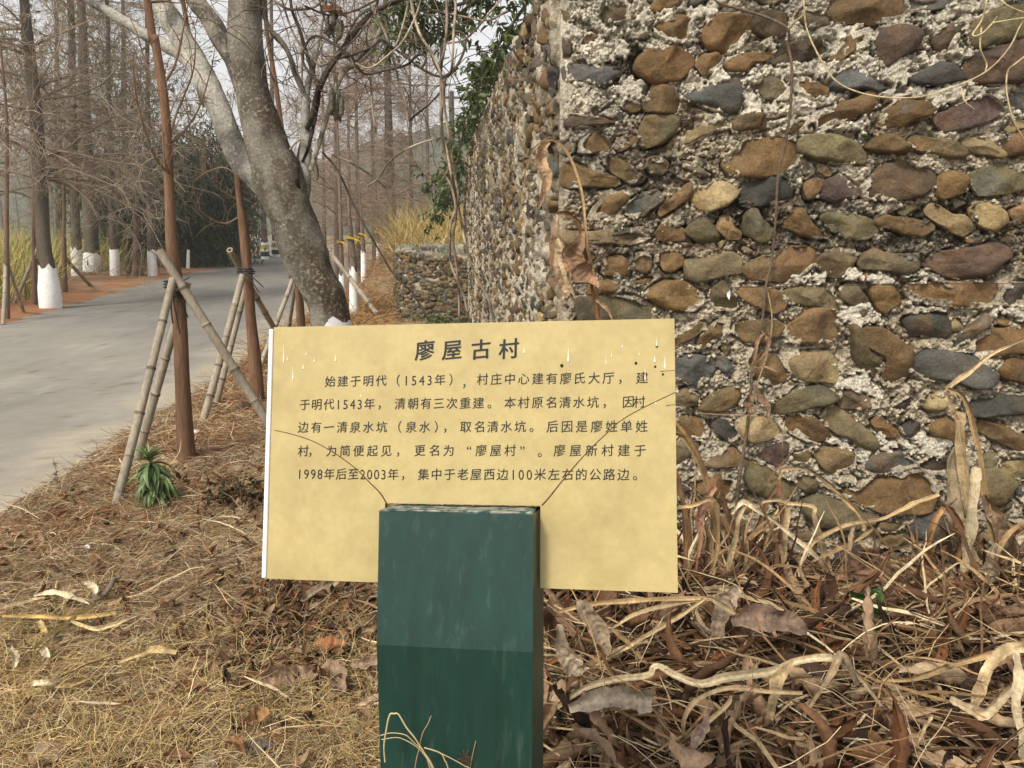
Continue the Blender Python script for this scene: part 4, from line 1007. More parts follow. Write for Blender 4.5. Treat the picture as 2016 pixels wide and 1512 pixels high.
# ---------------------------------------------------------------- whitewashed saplings in a row along the verge beyond the leaning tree
SV = 'white footed saplings along the near verge'
ribbon_mat = material('yellow_ribbon', base=(.62, .42, .03), mott=(20, .15), fine=(60, .1), rough=.5, bump=None)
for (x, yb, yw, Yd, w_, ytop, lab, rib) in [(674, 588, 537, 14.2, 13, 300, 'white footed sapling stump close to the right edge of the leaning trunk', 477), (697, 614, 528, 13.2, 19, 440, 'white footed sapling with the thickest white stem, in front of the orange straw', 470), (716, 547, 494, 17.5, 11, 380, 'white footed sapling behind the thickest white stem', 462),
                                      (745, 523, 477, 22, 9, 330, 'white footed sapling in the middle of the receding row', 458), (766, 508, 462, 27, 7, 300, 'white footed sapling farthest along the verge row', None)]:
    o = bare_tree(lab, [(x, yb), (x - 1, yw), (x - 4, (yw + ytop) / 2), (x - 8, ytop)], Yd, [w_ * .8, w_ * .75, w_ * .6, w_ * .4], P(x, ytop, Yd)[2] + .6, 1.0, 14, 1.0, SV, wash=yw, colr=(.24, .16, .11), barkc=(.17, .13, .1), dens=(5, 4), name='sapling', r0=.008)
    if rib:
        rb_ = MB(); c_ = P(x - 2, rib, Yd); rad = w_ * .5 * Yd / F_PX * 1.25
        th = np.linspace(0, 6.283, 15)
        for dz in (0, .02):
            tubes(rb_, np.stack([c_[0] + rad * np.cos(th), c_[1] + rad * np.sin(th), c_[2] + dz + .012 * np.sin(th * 2)], -1), .008, 5, (.6, .4, .03))
        for sg in (-.2, .4):
            tubes(rb_, spline([c_ + np.array([rad * .3, -rad, 0]), c_ + np.array([rad + .05 * sg, -rad - .02, -.03]), c_ + np.array([rad + .12 * sg, -rad - .02, -.05 - .09 * abs(sg)])], 8), .007, 5, (.6, .4, .03))
        tag(rb_.build('yellow_ribbon', ribbon_mat), ['yellow ribbon on the sapling beside the leaning trunk', 'yellow ribbon on the sapling with the thickest white stem', 'yellow ribbon on the sapling behind the thickest white stem', 'yellow ribbon on the middle sapling of the receding row'][[477, 470, 462, 458].index(rib)], 'ribbon', 'yellow ribbons on the saplings')

# ---------------------------------------------------------------- staked young redwoods on the near verge
def stake(label, a, b, wpx, Y, over=0.0, group='bamboo stakes propping the young redwoods'):
    a, b = np.asarray(a), np.asarray(b)
    d = nrm(b - a); b = b + d * over
    L = np.linalg.norm(b - a); r = wpx / 2 * Y / CT / F_PX
    nk = max(3, int(L / .25)); ts = np.sort(np.concatenate([np.linspace(0, 1, 26)] + [np.array([k - .012, k - .005, k, k + .005, k + .014]) for k in (np.arange(1, nk) + rng.uniform(-.12, .12, nk - 1)) / nk]))
    ts = np.clip(ts, 0, 1)
    node = (np.arange(1, nk)) / nk
    pts = a + (b - a) * ts[:, None] + np.outer(np.sin(ts * 3.1) * .008, np.cross(d, UP))
    dist = np.min(np.abs(ts[:, None] - node[None]), 1)
    mb = MB()
    is_n = np.zeros(len(ts)); rr = np.full(len(ts), r) * np.linspace(1.06, .92, len(ts))
    # the triples inserted round each node swell and darken
    for i in range(2, len(ts) - 2):
        if ts[i + 1] - ts[i - 1] < .0105: is_n[i] = 1
    rr = rr * (1 + .14 * is_n)
    base_c = np.array([.31, .265, .20]) * rng.uniform(.8, 1.15)
    cc = base_c[None] * (.75 + .5 * fbm(pts, 5, 3, int(wpx * 7)))[:, None]
    cc = lerp(cc, (.07, .05, .035), (is_n * .8)[:, None])
    tubes(mb, pts, rr, 10, cc)
    o = tag(mb.build('bamboo_stake', M['bamboo']), label, 'stake', group)
    th = np.arange(12) / 12 * 6.283
    e1 = nrm(np.cross(d, UP)); e2 = np.cross(d, e1)
    for sgn, c_ in ((1, b), (-1, a)):
        rim = MB()
        ri, ro = .62 * rr[-1], rr[-1] * 1.0
        ring = lambda q, off: [c_ + d * off * sgn + q * (e1 * math.cos(t) + e2 * math.sin(t)) for t in th]
        V = ring(ro, 0) + ring(ri, .001) + ring(ri, -.02) + [c_ - d * .02 * sgn]
        Q = [(k, (k + 1) % 12, 12 + (k + 1) % 12, 12 + k) for k in range(12)] + [(12 + k, 12 + (k + 1) % 12, 24 + (k + 1) % 12, 24 + k) for k in range(12)]
        rim.add(V, Q, [(24 + k, 24 + (k + 1) % 12, 36) for k in range(12)], np.array([(.33, .25, .15)] * 24 + [(.05, .035, .02)] * 13))
        rim.build('cut_end', M['bamboo']).parent = o
    return o
def strap(label, c_, d, r, turns=2.5, tails=((.05, -.16), (-.02, -.22)), group='black straps binding the stakes'):
    d = nrm(np.asarray(d, float)); e1 = nrm(np.cross(d, [0.3, 1, .1])); e2 = np.cross(d, e1)
    t = np.linspace(0, turns * 6.283, int(turns * 16))
    k = MB()
    tubes(k, c_ + r * (np.cos(t)[:, None] * e1 + np.sin(t)[:, None] * e2) + np.outer(np.linspace(-.022, .022, len(t)), d), .0065, 6, (.03, .03, .03))
    for dx, dz in tails:
        s0 = c_ + np.array([0, -r, 0])
        tubes(k, spline([s0, s0 + np.array([dx * .4, -.012, dz * .25]), s0 + np.array([dx * .8, -.01, dz * .7]), s0 + np.array([dx, 0, dz])], 12), np.linspace(.006, .004, 12), 5, (.03, .03, .03))
    return tag(k.build('black_strap', M['strap']), label, 'strap', group)
YT = 'young redwoods held up by bamboo stakes'
def staked(label, px, Y, wpx, top_h, nb, tw=()):
    o = bare_tree(label, px, Y, wpx, top_h, 2.0, nb, .9, YT, barkc=RED_BARK, colr=(.22, .15, .10), dens=(4, 3), name='young_redwood', r0=.007, up=.6, flare=1.12)
    for pts in tw:
        tb = MB(); q = np.array([P(a, b, Y + dy) for a, b, dy in pts])
        limb(tb, q, [.0085, .006, .003], 7, 20, (.19, .13, .085))
        sp = spline(q, 12)
        tubes(tb, grow(sp[3:], nrm(rng.normal(0, 1, (9, 3)) + np.array([0, 0, .8])), rng.uniform(.1, .3, 9), 6, rng, .15), np.linspace(.003, .0015, 6)[None], 4, (.19, .13, .085))
        tb.build('branch', M['twig'], o)
    return o
T1 = [(368, 925), (360, 750), (352, 600), (338, 480), (334, 387), (325, 215), (305, 77), (290, 0)]
staked('nearest young redwood with straight red brown trunk held by bamboo stakes', T1, 4.83, [31, 29, 27, 22, 17, 16, 14, 12], 5.2, 10,
       [[(333, 345, 0), (300, 300, -.1), (270, 200, -.2), (262, 130, -.3)], [(333, 285, 0), (365, 255, .1), (395, 205, .2), (420, 120, .2)], [(327, 158, 0), (345, 125, 0), (360, 60, 0), (370, 10, 0)], [(318, 160, 0), (290, 130, 0), (268, 60, 0)],
        [(335, 345, 0), (325, 320, -.1), (320, 260, -.1)], [(330, 290, 0), (345, 230, .1), (380, 140, .2), (385, 60, .2)]])
T2 = [(509, 806), (497, 660), (488, 550), (479, 450), (471, 387), (464, 318), (440, 258), (408, 205), (385, 140)]
staked('second young redwood, bending behind the leaning trunk, held by bamboo stakes', T2, 6.6, [24, 21, 19, 18, 13, 14, 12, 11, 9], 5.0, 8,
       [[(468, 345, 0), (440, 330, 0), (405, 340, .1), (385, 355, .2)], [(475, 425, 0), (440, 440, 0), (400, 420, -.1), (370, 380, -.2)], [(472, 430, 0), (500, 410, .1), (517, 390, .1)], [(470, 395, 0), (430, 370, -.1), (400, 330, -.2)]])
T3 = [(596, 690), (590, 600), (585, 540), (572, 400), (555, 258), (540, 150), (525, 60), (522, 0)]
staked('third young redwood, mostly hidden behind the leaning trunk', T3, 9.0, [16, 15, 14, 12, 10, 9, 8, 8], 6.0, 10)
def at(px, py, Y): return P(px, py, Y)
stake('grey bamboo stake with its foot left of the green weed', G(226, 1005), at(341, 548, 4.70), 17, 4.3)
stake('brown bamboo stake rising just behind the nearest red trunk', G(266, 918), at(369, 556, 4.92), 17, 4.8)
stake('long bamboo stake crossing the nearest red trunk and running down behind the sign', G(590, 930), at(313, 492, 4.70), 19, 4.5)
stake('grey bamboo stake leaning left of the second red trunk', G(396, 843), at(478, 541, 6.45), 14, 6)
stake('thin dark bamboo stake right behind the one left of the second trunk', G(424, 803), at(487, 555, 6.72), 11, 6.6)
stake('bamboo stake crossing the second red trunk towards the leaning tree', G(592, 735), at(452, 492, 6.48), 13, 6.4)
stake('bamboo stake leaning against the third trunk, foot beside the sign', G(508, 732), at(580, 540, 8.9), 9, 8.6)
stake('dark bamboo stake upright behind the leaning tree foot', G(563, 690), at(584, 545, 9.1), 8, 9)
stake('long grey stake slanting down to the straw right of the leaning tree', G(760, 642), at(655, 503, 13.0), 9, 12.4)
strap('black strap where the first stakes cross the nearest red trunk', at(345, 560, 4.80), T1 and (.05, .1, 1), .062, 2.5, ((.03, -.30), (.09, -.20), (.12, .05)))
strap('second black strap low on the nearest red trunk', at(346, 578, 4.82), (.05, .1, 1), .056, 2, ((-.01, -.18),))
strap('black strap binding the stakes of the second red trunk', at(484, 534, 6.52), (.1, .1, 1), .07, 2.5, ((.16, -.13), (.12, -.17), (.1, .08)))
strap('black strap binding the stakes of the third trunk', at(582, 545, 8.95), (.1, .1, 1), .07, 2.5, ((.05, -.15),))
# far stakes and little trees beyond the road
LS = 'thin staked saplings across the road'
for (x, yt, yb, Yd, stk, lab) in [(14, 240, 632, 13.2, [((6, 640), (11, 520)), ((48, 618), (14, 515))], 'thin staked sapling at the left margin across the road'), (68, 320, 602, 15.6, [((26, 604), (84, 466)), ((122, 596), (70, 506))], 'thin staked sapling in front of the thickest redwood'),
                           (127, 380, 566, 18.4, [((180, 564), (124, 503)), ((105, 570), (127, 508))], 'thin staked sapling right of the thickest redwood'), (267, 440, 545, 25, [((252, 544), (266, 488)), ((282, 545), (266, 488)), ((264, 546), (267, 488))], 'thin staked sapling at the edge of the bamboo')]:
    bare_tree(lab, [(x, yb), (x - 1, (yb + yt) / 2), (x - 1, yt)], Yd, [9, 8, 6], P(x, yt, Yd)[2] + 1.2, 1.2, 12, .9, LS, barkc=(.17, .11, .075), name='sapling', dens=(5, 4), r0=.008)
    for j, (a, b) in enumerate(stk):
        stake(['left', 'right', 'middle'][j] + ' stake of the ' + lab, G(*a), P(b[0], b[1], Yd), 7, Yd, 0, 'thin stakes across the road')
for (x, y0, y1, Yd, lab) in [(370, 492, 531, 30, 'short white painted post left of the bamboo shade'), (430, 484, 519, 36, 'short white painted post near the far end of the bamboo')]:
    k = MB(); b_ = P(x, y1, Yd); t_p = P(x + 1, y0, Yd)
    limb(k, [b_ - UP * .05, (b_ + t_p) / 2, t_p], [.07, .068, .06], 10, 14, (.8, .8, .78), .15, 4, True)
    tag(k.build('white_post', M['lime']), label=lab, cat='post', group='short white posts across the road')

# ---------------------------------------------------------------- the leaning grey tree with lichened limbs, its vine and seed pods
LY = 6.2
lt = thing('leaning_tree', 'leaning grey tree mottled with pale lichen, forking above a red brown staked row', 'tree', P(655, 700, LY) * np.array([1, 1, 0]))
def W6(w): return w / 2 * LY / CT / F_PX
tb = MB()
lb = P(690, 860, LY); lb[2] = -.1
main_px = [(648, 619, 74), (626, 560, 78), (605, 505, 82), (580, 440, 86), (553, 365, 84), (528, 301, 80), (509, 235, 71), (498, 185, 65), (487, 110, 60), (482, 60, 57), (481, 0, 54), (482, -120, 50), (490, -300, 36)]
mp_ = [lb] + [P(a, b, LY) for a, b, _ in main_px]
limb(tb, mp_, [W6(92)] + [W6(c) for *_, c in main_px], 26, 110, (.175, .155, .122), .26, 81)
V = tb.v[0]
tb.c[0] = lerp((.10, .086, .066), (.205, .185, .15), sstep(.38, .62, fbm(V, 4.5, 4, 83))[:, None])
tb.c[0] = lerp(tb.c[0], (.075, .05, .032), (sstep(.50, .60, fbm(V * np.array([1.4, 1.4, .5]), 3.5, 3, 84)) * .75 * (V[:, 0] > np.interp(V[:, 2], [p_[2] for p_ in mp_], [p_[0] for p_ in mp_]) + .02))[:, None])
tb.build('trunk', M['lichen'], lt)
wf = MB(); wp = spline(mp_[:2], 12)[:9]
limb(wf, [mp_[0], lerp(mp_[0], mp_[1], .5), lerp(mp_[0], mp_[1], .93)], [W6(102), W6(88), W6(79)], 26, 20, (.8, .8, .78), .16, 81)
V = wf.v[0].reshape(20, 26, 3); V[-1, :, 2] += .16 * (fbm(V[-1], 7, 2, 88) - .5) + .03 * np.sin(np.arange(26) * .9)
wf.v[0] = V.reshape(-1, 3)
wf.build('whitewash', M['lime'], lt)
def limb_px(name, parent, px, Y=LY, sides=14, n=50, col=(.25, .23, .19), bump=.2, seed=1, m=None):
    b_ = MB()
    q = [P(a, b, Y + (e[0] if e else 0)) for a, b, _, *e in px]
    limb(b_, q, [c / 2 * Y / CT / F_PX for _, _, c, *_ in px], sides, n, col, bump, seed)
    V = b_.v[0]
    b_.c[0] = lerp(np.asarray(col) * .45, np.asarray(col) * 1.4, sstep(.40, .58, fbm(V, 8, 4, seed + 5))[:, None])
    return b_.build(name, m or M['lichen'], parent)
limb_px('limb', lt, [(545, 395, 40), (505, 350, 46), (478, 325, 44), (455, 275, 42), (430, 210, 42), (405, 160, 44), (385, 125, 44), (362, 82, 42), (344, 48, 40), (314, 0, 38), (280, -80, 34), (250, -200, 26)], col=(.30, .285, .245), seed=3)
limb_px('limb', lt, [(392, 140, 22), (378, 125, 24), (340, 97, 23), (301, 77, 22), (270, 58, 20), (241, 40, 19), (205, 18, 16), (172, 0, 14), (120, -25, 10)], col=(.28, .265, .23), seed=7)
limb_px('limb', lt, [(512, 262, 44), (494, 200, 44), (474, 150, 40), (456, 110, 37), (434, 75, 36), (413, 38, 34), (392, 12, 33), (365, -40, 28), (330, -120, 20)], col=(.20, .18, .145), seed=9)
limb_px('limb', lt, [(590, 400, 30, .1), (597, 374, 27, .1), (602, 300, 22, .1), (602, 230, 17, .1), (604, 180, 13, .1), (618, 120, 11, .1), (630, 60, 9, .1), (640, 0, 8, .1)], col=(.30, .29, .26), seed=12)
limb_px('limb', lt, [(600, 190, 10, .1), (590, 160, 9, .1), (565, 100, 8, .1), (535, 65, 7, .1), (515, 20, 7, .1)], col=(.26, .25, .22), seed=14)
limb_px('limb', lt, [(612, 335, 9), (632, 270, 9), (648, 215, 9), (665, 165, 9), (678, 140, 10), (705, 122, 10), (735, 92, 9), (748, 60, 7), (752, 45, 6)], col=(.25, .215, .165), seed=16, m=M['bark'])
# dark woody vine twisted round the pale fork and reaching up to the right
vine = thing('woody_vine', 'dark woody vine twisting round the pale fork beside the leaning trunk, carrying hanging seed pods', 'vine', P(598, 380, LY))
VC = (.055, .042, .032)
limb_px('stem', vine, [(588, 372, 7, -.1), (584, 345, 8, -.12), (590, 300, 8, .2), (600, 262, 9, .18), (613, 235, 10, -.1), (622, 195, 11, -.1), (632, 165, 12, -.1), (650, 130, 12), (672, 100, 11), (700, 62, 10), (730, 28, 9), (775, 5, 8), (830, -15, 7)], 6.2, 10, 70, VC, .25, 21, M['bark'])
limb_px('stem', vine, [(586, 350, 6, -.1), (590, 330, 6, .15), (604, 300, 6, -.1), (612, 270, 7, -.1), (622, 225, 7, .1), (628, 180, 7, -.1), (618, 150, 7), (605, 110, 7), (590, 60, 6), (575, 20, 6), (570, -20, 5)], 6.2, 8, 60, VC, .25, 23, M['bark'])
limb_px('stem', vine, [(597, 180, 9, .05), (580, 145, 9, .03), (570, 110, 8), (553, 80, 9), (530, 55, 8), (520, 20, 8), (515, -20, 7)], 6.2, 8, 40, (.10, .085, .07), .25, 24, M['bark'])
loops = [[(628, 160), (600, 130), (598, 100), (612, 75), (630, 72), (655, 85), (690, 110), (702, 128), (720, 146), (760, 138), (800, 128), (820, 110), (835, 108), (838, 120), (830, 135)],
         [(540, 0), (565, 17), (600, 18), (622, 12), (640, -5)], [(700, 122), (740, 85), (755, 80), (775, 95), (800, 112), (830, 135), (862, 150), (885, 145), (905, 120), (916, 90), (914, 70), (900, 62), (885, 70), (870, 95), (868, 130), (868, 152)],
         [(732, 15), (745, 40), (760, 70), (775, 120), (785, 160), (795, 190), (801, 215), (803, 238)], [(880, 165), (868, 180), (845, 205), (820, 225), (806, 238)], [(727, 0), (770, 90), (790, 60), (805, 0)],
         [(672, 100), (700, 40), (730, 20), (760, 30)], [(555, 0), (575, 60), (600, 100), (630, 130)], [(640, 150), (660, 120), (690, 110), (730, 95)], [(690, 118), (672, 100), (655, 70), (640, 40), (628, 0)],
         [(724, 366), (745, 350), (765, 320), (790, 300), (820, 285), (853, 274)], [(729, 153), (731, 190), (735, 230), (740, 262)], [(635, 300), (665, 335), (690, 390), (715, 440), (745, 490), (775, 540), (810, 575), (845, 632)], [(655, 305), (690, 320), (730, 345), (760, 370)],
         [(600, 12), (650, 30), (700, 20), (760, -10)], [(745, 0), (735, 30), (700, 75), (660, 110)], [(850, 110), (860, 135), (878, 152), (900, 135)], [(570, 295), (590, 275), (605, 280), (615, 300)], [(620, 310), (626, 340), (624, 355)]]
for i, lp in enumerate(loops):
    cc = [(.075, .058, .045), (.20, .165, .12), (.28, .24, .18)][(2 if i in (5, 10, 11) else (i % 2))]
    limb_px('tendril', vine, [(a, b, 4.6 if i < 4 else 3.6, -.15 + .02 * (i % 7)) for a, b in lp], 6.2, 6, 60, cc, .2, 30 + i, M['bark'])
# fine twig tangle round the crown gap
tg = MB(); n_ = 150
src = np.array([P(rng.uniform(500, 900), rng.uniform(-60, 190), LY + rng.uniform(-.4, .9)) for _ in range(n_)])
tubes(tg, grow(src, rng.normal(0, 1, (n_, 3)), rng.uniform(.3, 1.0, n_), 10, rng, .22, -.03), np.linspace(.004, .0018, 10)[None], 4, pick(rng, [(.12, .09, .07), (.2, .16, .12), (.08, .06, .05)], n_))
o_ = tg.build('twigs', M['twig'], vine); o_.name = 'twig_tangle'; o_['kind'] = 'stuff'
for (x0, y0, x1, y1, n_) in ((640, 18, 680, 92, 10), (645, 172, 682, 262, 11)):
    for i in range(n_):
        pd = MB(); a = np.array([rng.uniform(x0 + 4, x1 - 6), rng.uniform(y0, y0 + (y1 - y0) * .45)]); ln = rng.uniform(26, 42)
        cv = rng.uniform(-8, 8); yv = LY - .15 + rng.uniform(-.06, .06)
        q = [P(a[0], a[1], yv), P(a[0] + cv * .3, a[1] + ln * .35, yv), P(a[0] + cv * .2, a[1] + ln * .7, yv), P(a[0] + cv * 1.1, a[1] + ln, yv)]
        limb(pd, q, [W6(3), W6(9), W6(8), W6(10), W6(3)], 8, 22, (.12, .108, .075), .3, i + x0)
        pd.build('seed_pod', M['bark'], vine)
    pd = MB(); limb(pd, [P((x0 + x1) / 2, y0 - 30, LY - .12), P((x0 + x1) / 2, y0 + 5, LY - .15)], [W6(3), W6(3)], 6, 8, (.08, .07, .05)); pd.build('pod_stalk', M['bark'], vine)
for (x, y, s_) in ((627, 8, 26), (614, 160, 9), (628, 176, 9), (648, 5, 14)):
    q = MB(); leaves(q, [P(x, y, LY - .2)], np.array([.6]), np.array([-.9]), np.array([.8]), W6(2 * s_) * 2, W6(s_) * 2, [1.2], [.9], np.array([[.17, .08, .04]]), rng, 7, 5, .2)
    q.build('dry_leaf', M['dry'], vine)
# pale vines hanging in front of the sky gap down to the foot of the wall
hv = thing('hanging_vine', 'pale dry vine hanging in twisted strands left of the tall wall corner', 'vine', P(880, 400, 5.6))
for i, lp in enumerate([[(806, -20), (815, 30), (828, 70), (850, 105), (866, 140), (872, 170), (870, 230), (872, 270), (880, 300), (888, 340), (893, 370), (905, 420), (912, 460), (922, 500), (935, 540), (962, 590), (975, 640)],
                        [(896, -20), (897, 20), (893, 60), (892, 100), (888, 140), (878, 152), (874, 190), (878, 230), (884, 270), (890, 310), (896, 350), (902, 385), (898, 410), (888, 440), (886, 480), (888, 520), (904, 560), (915, 590), (925, 635)],
                        [(878, -10), (880, 40), (876, 90), (870, 120), (868, 150), (868, 200), (869, 260), (876, 300), (884, 330), (878, 345), (884, 358), (892, 380), (898, 420), (892, 470), (898, 520), (903, 570), (904, 640)],
                        [(832, -10), (815, 40), (790, 85), (768, 105), (740, 128), (720, 134), (700, 124)], [(985, 0), (960, 30), (935, 60), (910, 80), (880, 85)], [(1000, 20), (960, 40), (900, 30), (850, 20)]]):
    limb_px('strand', hv, [(a, b, 5.0 - (i > 2) * 1.5, .05 * math.sin(k * 1.3 + i)) for k, (a, b) in enumerate(lp)], 5.6, 6, 90, [(.34, .28, .20), (.27, .215, .155), (.20, .15, .11)][i % 3], .2, 60 + i, M['bark'])

# ---------------------------------------------------------------- evergreen leaning over the side wall
ev = thing('evergreen_tree', 'dark green broadleaf tree spilling over the far part of the tall wall', 'tree', (.9, 9.5, 0))
eb = MB()
limb(eb, [(.95, 9.2, -.1), (.9, 9.1, 1.5), (.75, 8.9, 2.8), (.4, 8.4, 4.2), (-.1, 7.9, 5.3)], [.13, .12, .1, .07, .04], 10, 30, (.12, .10, .08), .2, 91)
eb.build('trunk', M['bark'], ev)
lv = MB(); tw = MB()
def spray(px, Y, n, sd, size):
    q = spline([P(a, b, Y + dy) for a, b, dy in px], 40)
    limb(tw, q, [.022, .012, .005], 6, 40, (.11, .09, .07))
    k = rng.integers(3, 40, n)
    st_ = q[k]; D = nrm(rng.normal(0, 1, (n, 3)) + np.array([0, 0, -.1]))
    B = grow(st_, D, rng.uniform(.3, 1, n) * sd * 2, 6, rng, .2, -.04)
    tubes(tw, B, np.linspace(.005, .002, 6)[None], 4, (.13, .11, .07))
    m_ = 9
    bi = np.repeat(np.arange(n), m_); j = rng.integers(2, 6, n * m_)
    p_ = B[bi, j] + rng.normal(0, .02, (n * m_, 3))
    yaw = rng.uniform(0, 6.283, n * m_)
    leaves(lv, p_, yaw, rng.normal(-.45, .45, n * m_), rng.normal(0, .5, n * m_), rng.uniform(.7, 1.25, n * m_) * size, rng.uniform(.3, .42, n * m_) * size, rng.normal(-.4, .3, n * m_), rng.normal(.35, .15, n * m_), pick(rng, [(.06, .10, .025), (.04, .065, .02), (.09, .13, .035), (.13, .16, .05)], n * m_, .3), rng, 4, 3, .03)
spray([(1000, -40, 0), (930, 0, 0), (860, 20, .3), (800, 45, .5), (770, 70, .6)], 7.4, 42, .22, .10)
spray([(1010, -60, 0), (960, -20, 0), (900, 30, .3), (850, 60, .4), (835, 90, .4)], 7.2, 40, .2, .10)
spray([(900, -60, 0), (850, -20, 0), (800, 10, 0), (760, 20, 0)], 7.4, 34, .22, .10)
spray([(1060, -60, .6), (1040, 0, .3), (1000, 60, .2), (970, 110, .4), (955, 150, .6)], 7.0, 50, .17, .10)
spray([(1005, 80, 0), (980, 120, .2), (950, 160, .6), (935, 200, 1.0), (930, 240, 1.2)], 8.0, 60, .16, .10)
spray([(960, 170, 0), (935, 215, .4), (915, 255, .8), (900, 300, 1.2), (885, 330, 1.4)], 9.6, 56, .2, .10)
spray([(940, 220, 0), (915, 270, .4), (895, 320, .8), (880, 370, 1.2), (868, 410, 1.4)], 11.2, 50, .22, .11)
spray([(905, 320, 0), (880, 340, 0), (858, 355, .2), (838, 360, .3)], 12.6, 30, .22, .11)
spray([(905, 350, 0), (880, 390, .2), (862, 410, .4), (850, 440, .5)], 13.0, 24, .2, .11)
tw.build('branches', M['bark'], ev)['kind'] = 'stuff'
lv.build('foliage', M['green'], ev)['kind'] = 'stuff'
# ================================================================ bamboo, tall grass, far wood
rng = np.random.default_rng(23)
def bamboo_clump(label, px, Yd, H, ncul, nleaf, tone, spread=1.6):
    b0 = P(px, 500, Yd); b0[2] = 0
    o = thing('bamboo_clump', label, 'bamboo', b0, 'bamboo clumps across the road')
    st_ = b0 + np.concatenate([rng.normal(0, spread * .5, (ncul, 2)), np.full((ncul, 1), -.1)], 1)
    D = nrm(np.concatenate([rng.normal(0, .12, (ncul, 2)), np.ones((ncul, 1))], 1))
    B = grow(st_, D, rng.uniform(.7, 1.1, ncul) * H, 14, rng, .035, -.006)
    lean = np.linspace(0, 1, 14) ** 2.6
    dr = nrm(rng.normal(0, 1, (ncul, 3)) * [1, 1, 0])
    B = B + dr[:, None, :] * (lean * H * .2)[None, :, None] - UP * (lean * H * .1)[None, :, None]
    cb = MB(); tubes(cb, B, np.linspace(.04, .008, 14)[None], 6, pick(rng, [(.10, .12, .04), (.14, .13, .06), (.06, .08, .03)], ncul))
    cu = cb.build('culms', M['bamboo'], o); cu['kind'] = 'stuff'
    i = rng.integers(0, ncul, nleaf); k = np.clip((rng.random(nleaf) ** .75 * 12.5 + .6).astype(int), 0, 13)
    ctr = B[i, k] + rng.normal(0, .42, (nleaf, 3)) * np.array([1, 1, .8])
    ctr[:, 2] = np.maximum(ctr[:, 2], .1)
    d = nrm(rng.normal(0, 1, (nleaf, 3)) + np.array([0, 0, -.7]))
    ln = rng.uniform(.16, .36, nleaf)
    sd = nrm(np.cross(d, rng.normal(0, 1, (nleaf, 3))))
    pts = np.stack([ctr, ctr + d * ln[:, None] * .45, ctr + d * ln[:, None] - UP * .04], 1)
    lb_ = MB(); ribbons(lb_, pts, np.array([.02, .05, .006])[None] * rng.uniform(.8, 1.5, nleaf)[:, None], sd, pick(rng, tone, nleaf, .35))
    f_ = lb_.build('foliage', M['green'], o); f_['kind'] = 'stuff'
DG = [(.03, .045, .016), (.045, .06, .022), (.075, .085, .03), (.025, .036, .014)]
YG = [(.11, .11, .035), (.08, .09, .03), (.15, .13, .05), (.05, .06, .02)]
bamboo_clump('tall yellowish bamboo clump rising behind the slim white footed redwoods', 246, 33, 11.5, 26, 8000, YG)
bamboo_clump('dark dense bamboo clump left of the nearest red trunk', 312, 31, 4.6, 34, 9000, DG, 2.0)
bamboo_clump('dark bamboo clump between the two nearest red trunks', 375, 33, 5.6, 34, 11000, DG, 2.2)
bamboo_clump('green bamboo clump just left of the second red trunk', 425, 35, 6.6, 26, 7500, DG + YG[1:2], 1.4)
bamboo_clump('thin yellow green bamboo clump between the second red trunk and the road bend', 470, 42, 4.2, 16, 2600, DG[2:3] + YG, 1.2)

def grass_field(name, n, xy, hgt, tone, wd=.006, lean=.35, K=5, zoff=0.0):
    x, y = xy
    z = ground_z(x, y)
    D = nrm(np.stack([rng.normal(0, lean, n), rng.normal(0, lean, n), np.ones(n)], -1))
    B = grow(np.stack([x, y, z - .02 + zoff], -1), D, hgt, K, rng, .12, -.12)
    sd = nrm(np.cross(D, rng.normal(0, 1, (n, 3))))
    b_ = MB(); ribbons(b_, B, np.linspace(1, .2, K)[None] * wd * rng.uniform(.6, 1.4, n)[:, None], sd, pick(rng, tone, n, .3))
    return tag(b_.build(name, M['straw']), kind='stuff')
YGR = [(.44, .36, .12), (.36, .32, .10), (.48, .38, .17), (.22, .24, .07)]
n_ = 17000; x_ = rng.uniform(-24, -9.9, n_); y_ = rng.uniform(14.5, 29, n_); k_ = (x_ < le(y_) - .9 - .10 * (y_ - 14)) & ((x_ / y_ < -.582) | (y_ > 27) & (x_ / y_ < -.5))
grass_field('tall_yellow_grass', k_.sum(), (x_[k_], y_[k_]), rng.uniform(.7, 1.85, k_.sum()), YGR, .024)
n_ = 6000; x_ = rng.uniform(-17, -8, n_); y_ = rng.uniform(24, 44, n_); k_ = (x_ < le(y_) - .9) & (x_ > le(y_) - 4.5)
grass_field('dry_undergrowth', k_.sum(), (x_[k_], y_[k_]), rng.uniform(.3, 1.1, k_.sum()), [(.22, .16, .09), (.16, .12, .07), (.30, .24, .13), (.12, .12, .05)], .014, .6)
n_ = 13000; x_ = rng.uniform(-3.9, 1.5, n_); y_ = rng.uniform(17.5, 27, n_); k_ = (x_ / y_ > -.152) & (x_ / y_ < -.02) | (y_ > 22) & (x_ / y_ > -.152)
grass_field('bank_grass', k_.sum(), (x_[k_], y_[k_]), rng.uniform(.5, 1.35, k_.sum()), [(.50, .36, .14), (.44, .31, .12), (.56, .44, .2), (.30, .26, .09)], .02, .4)
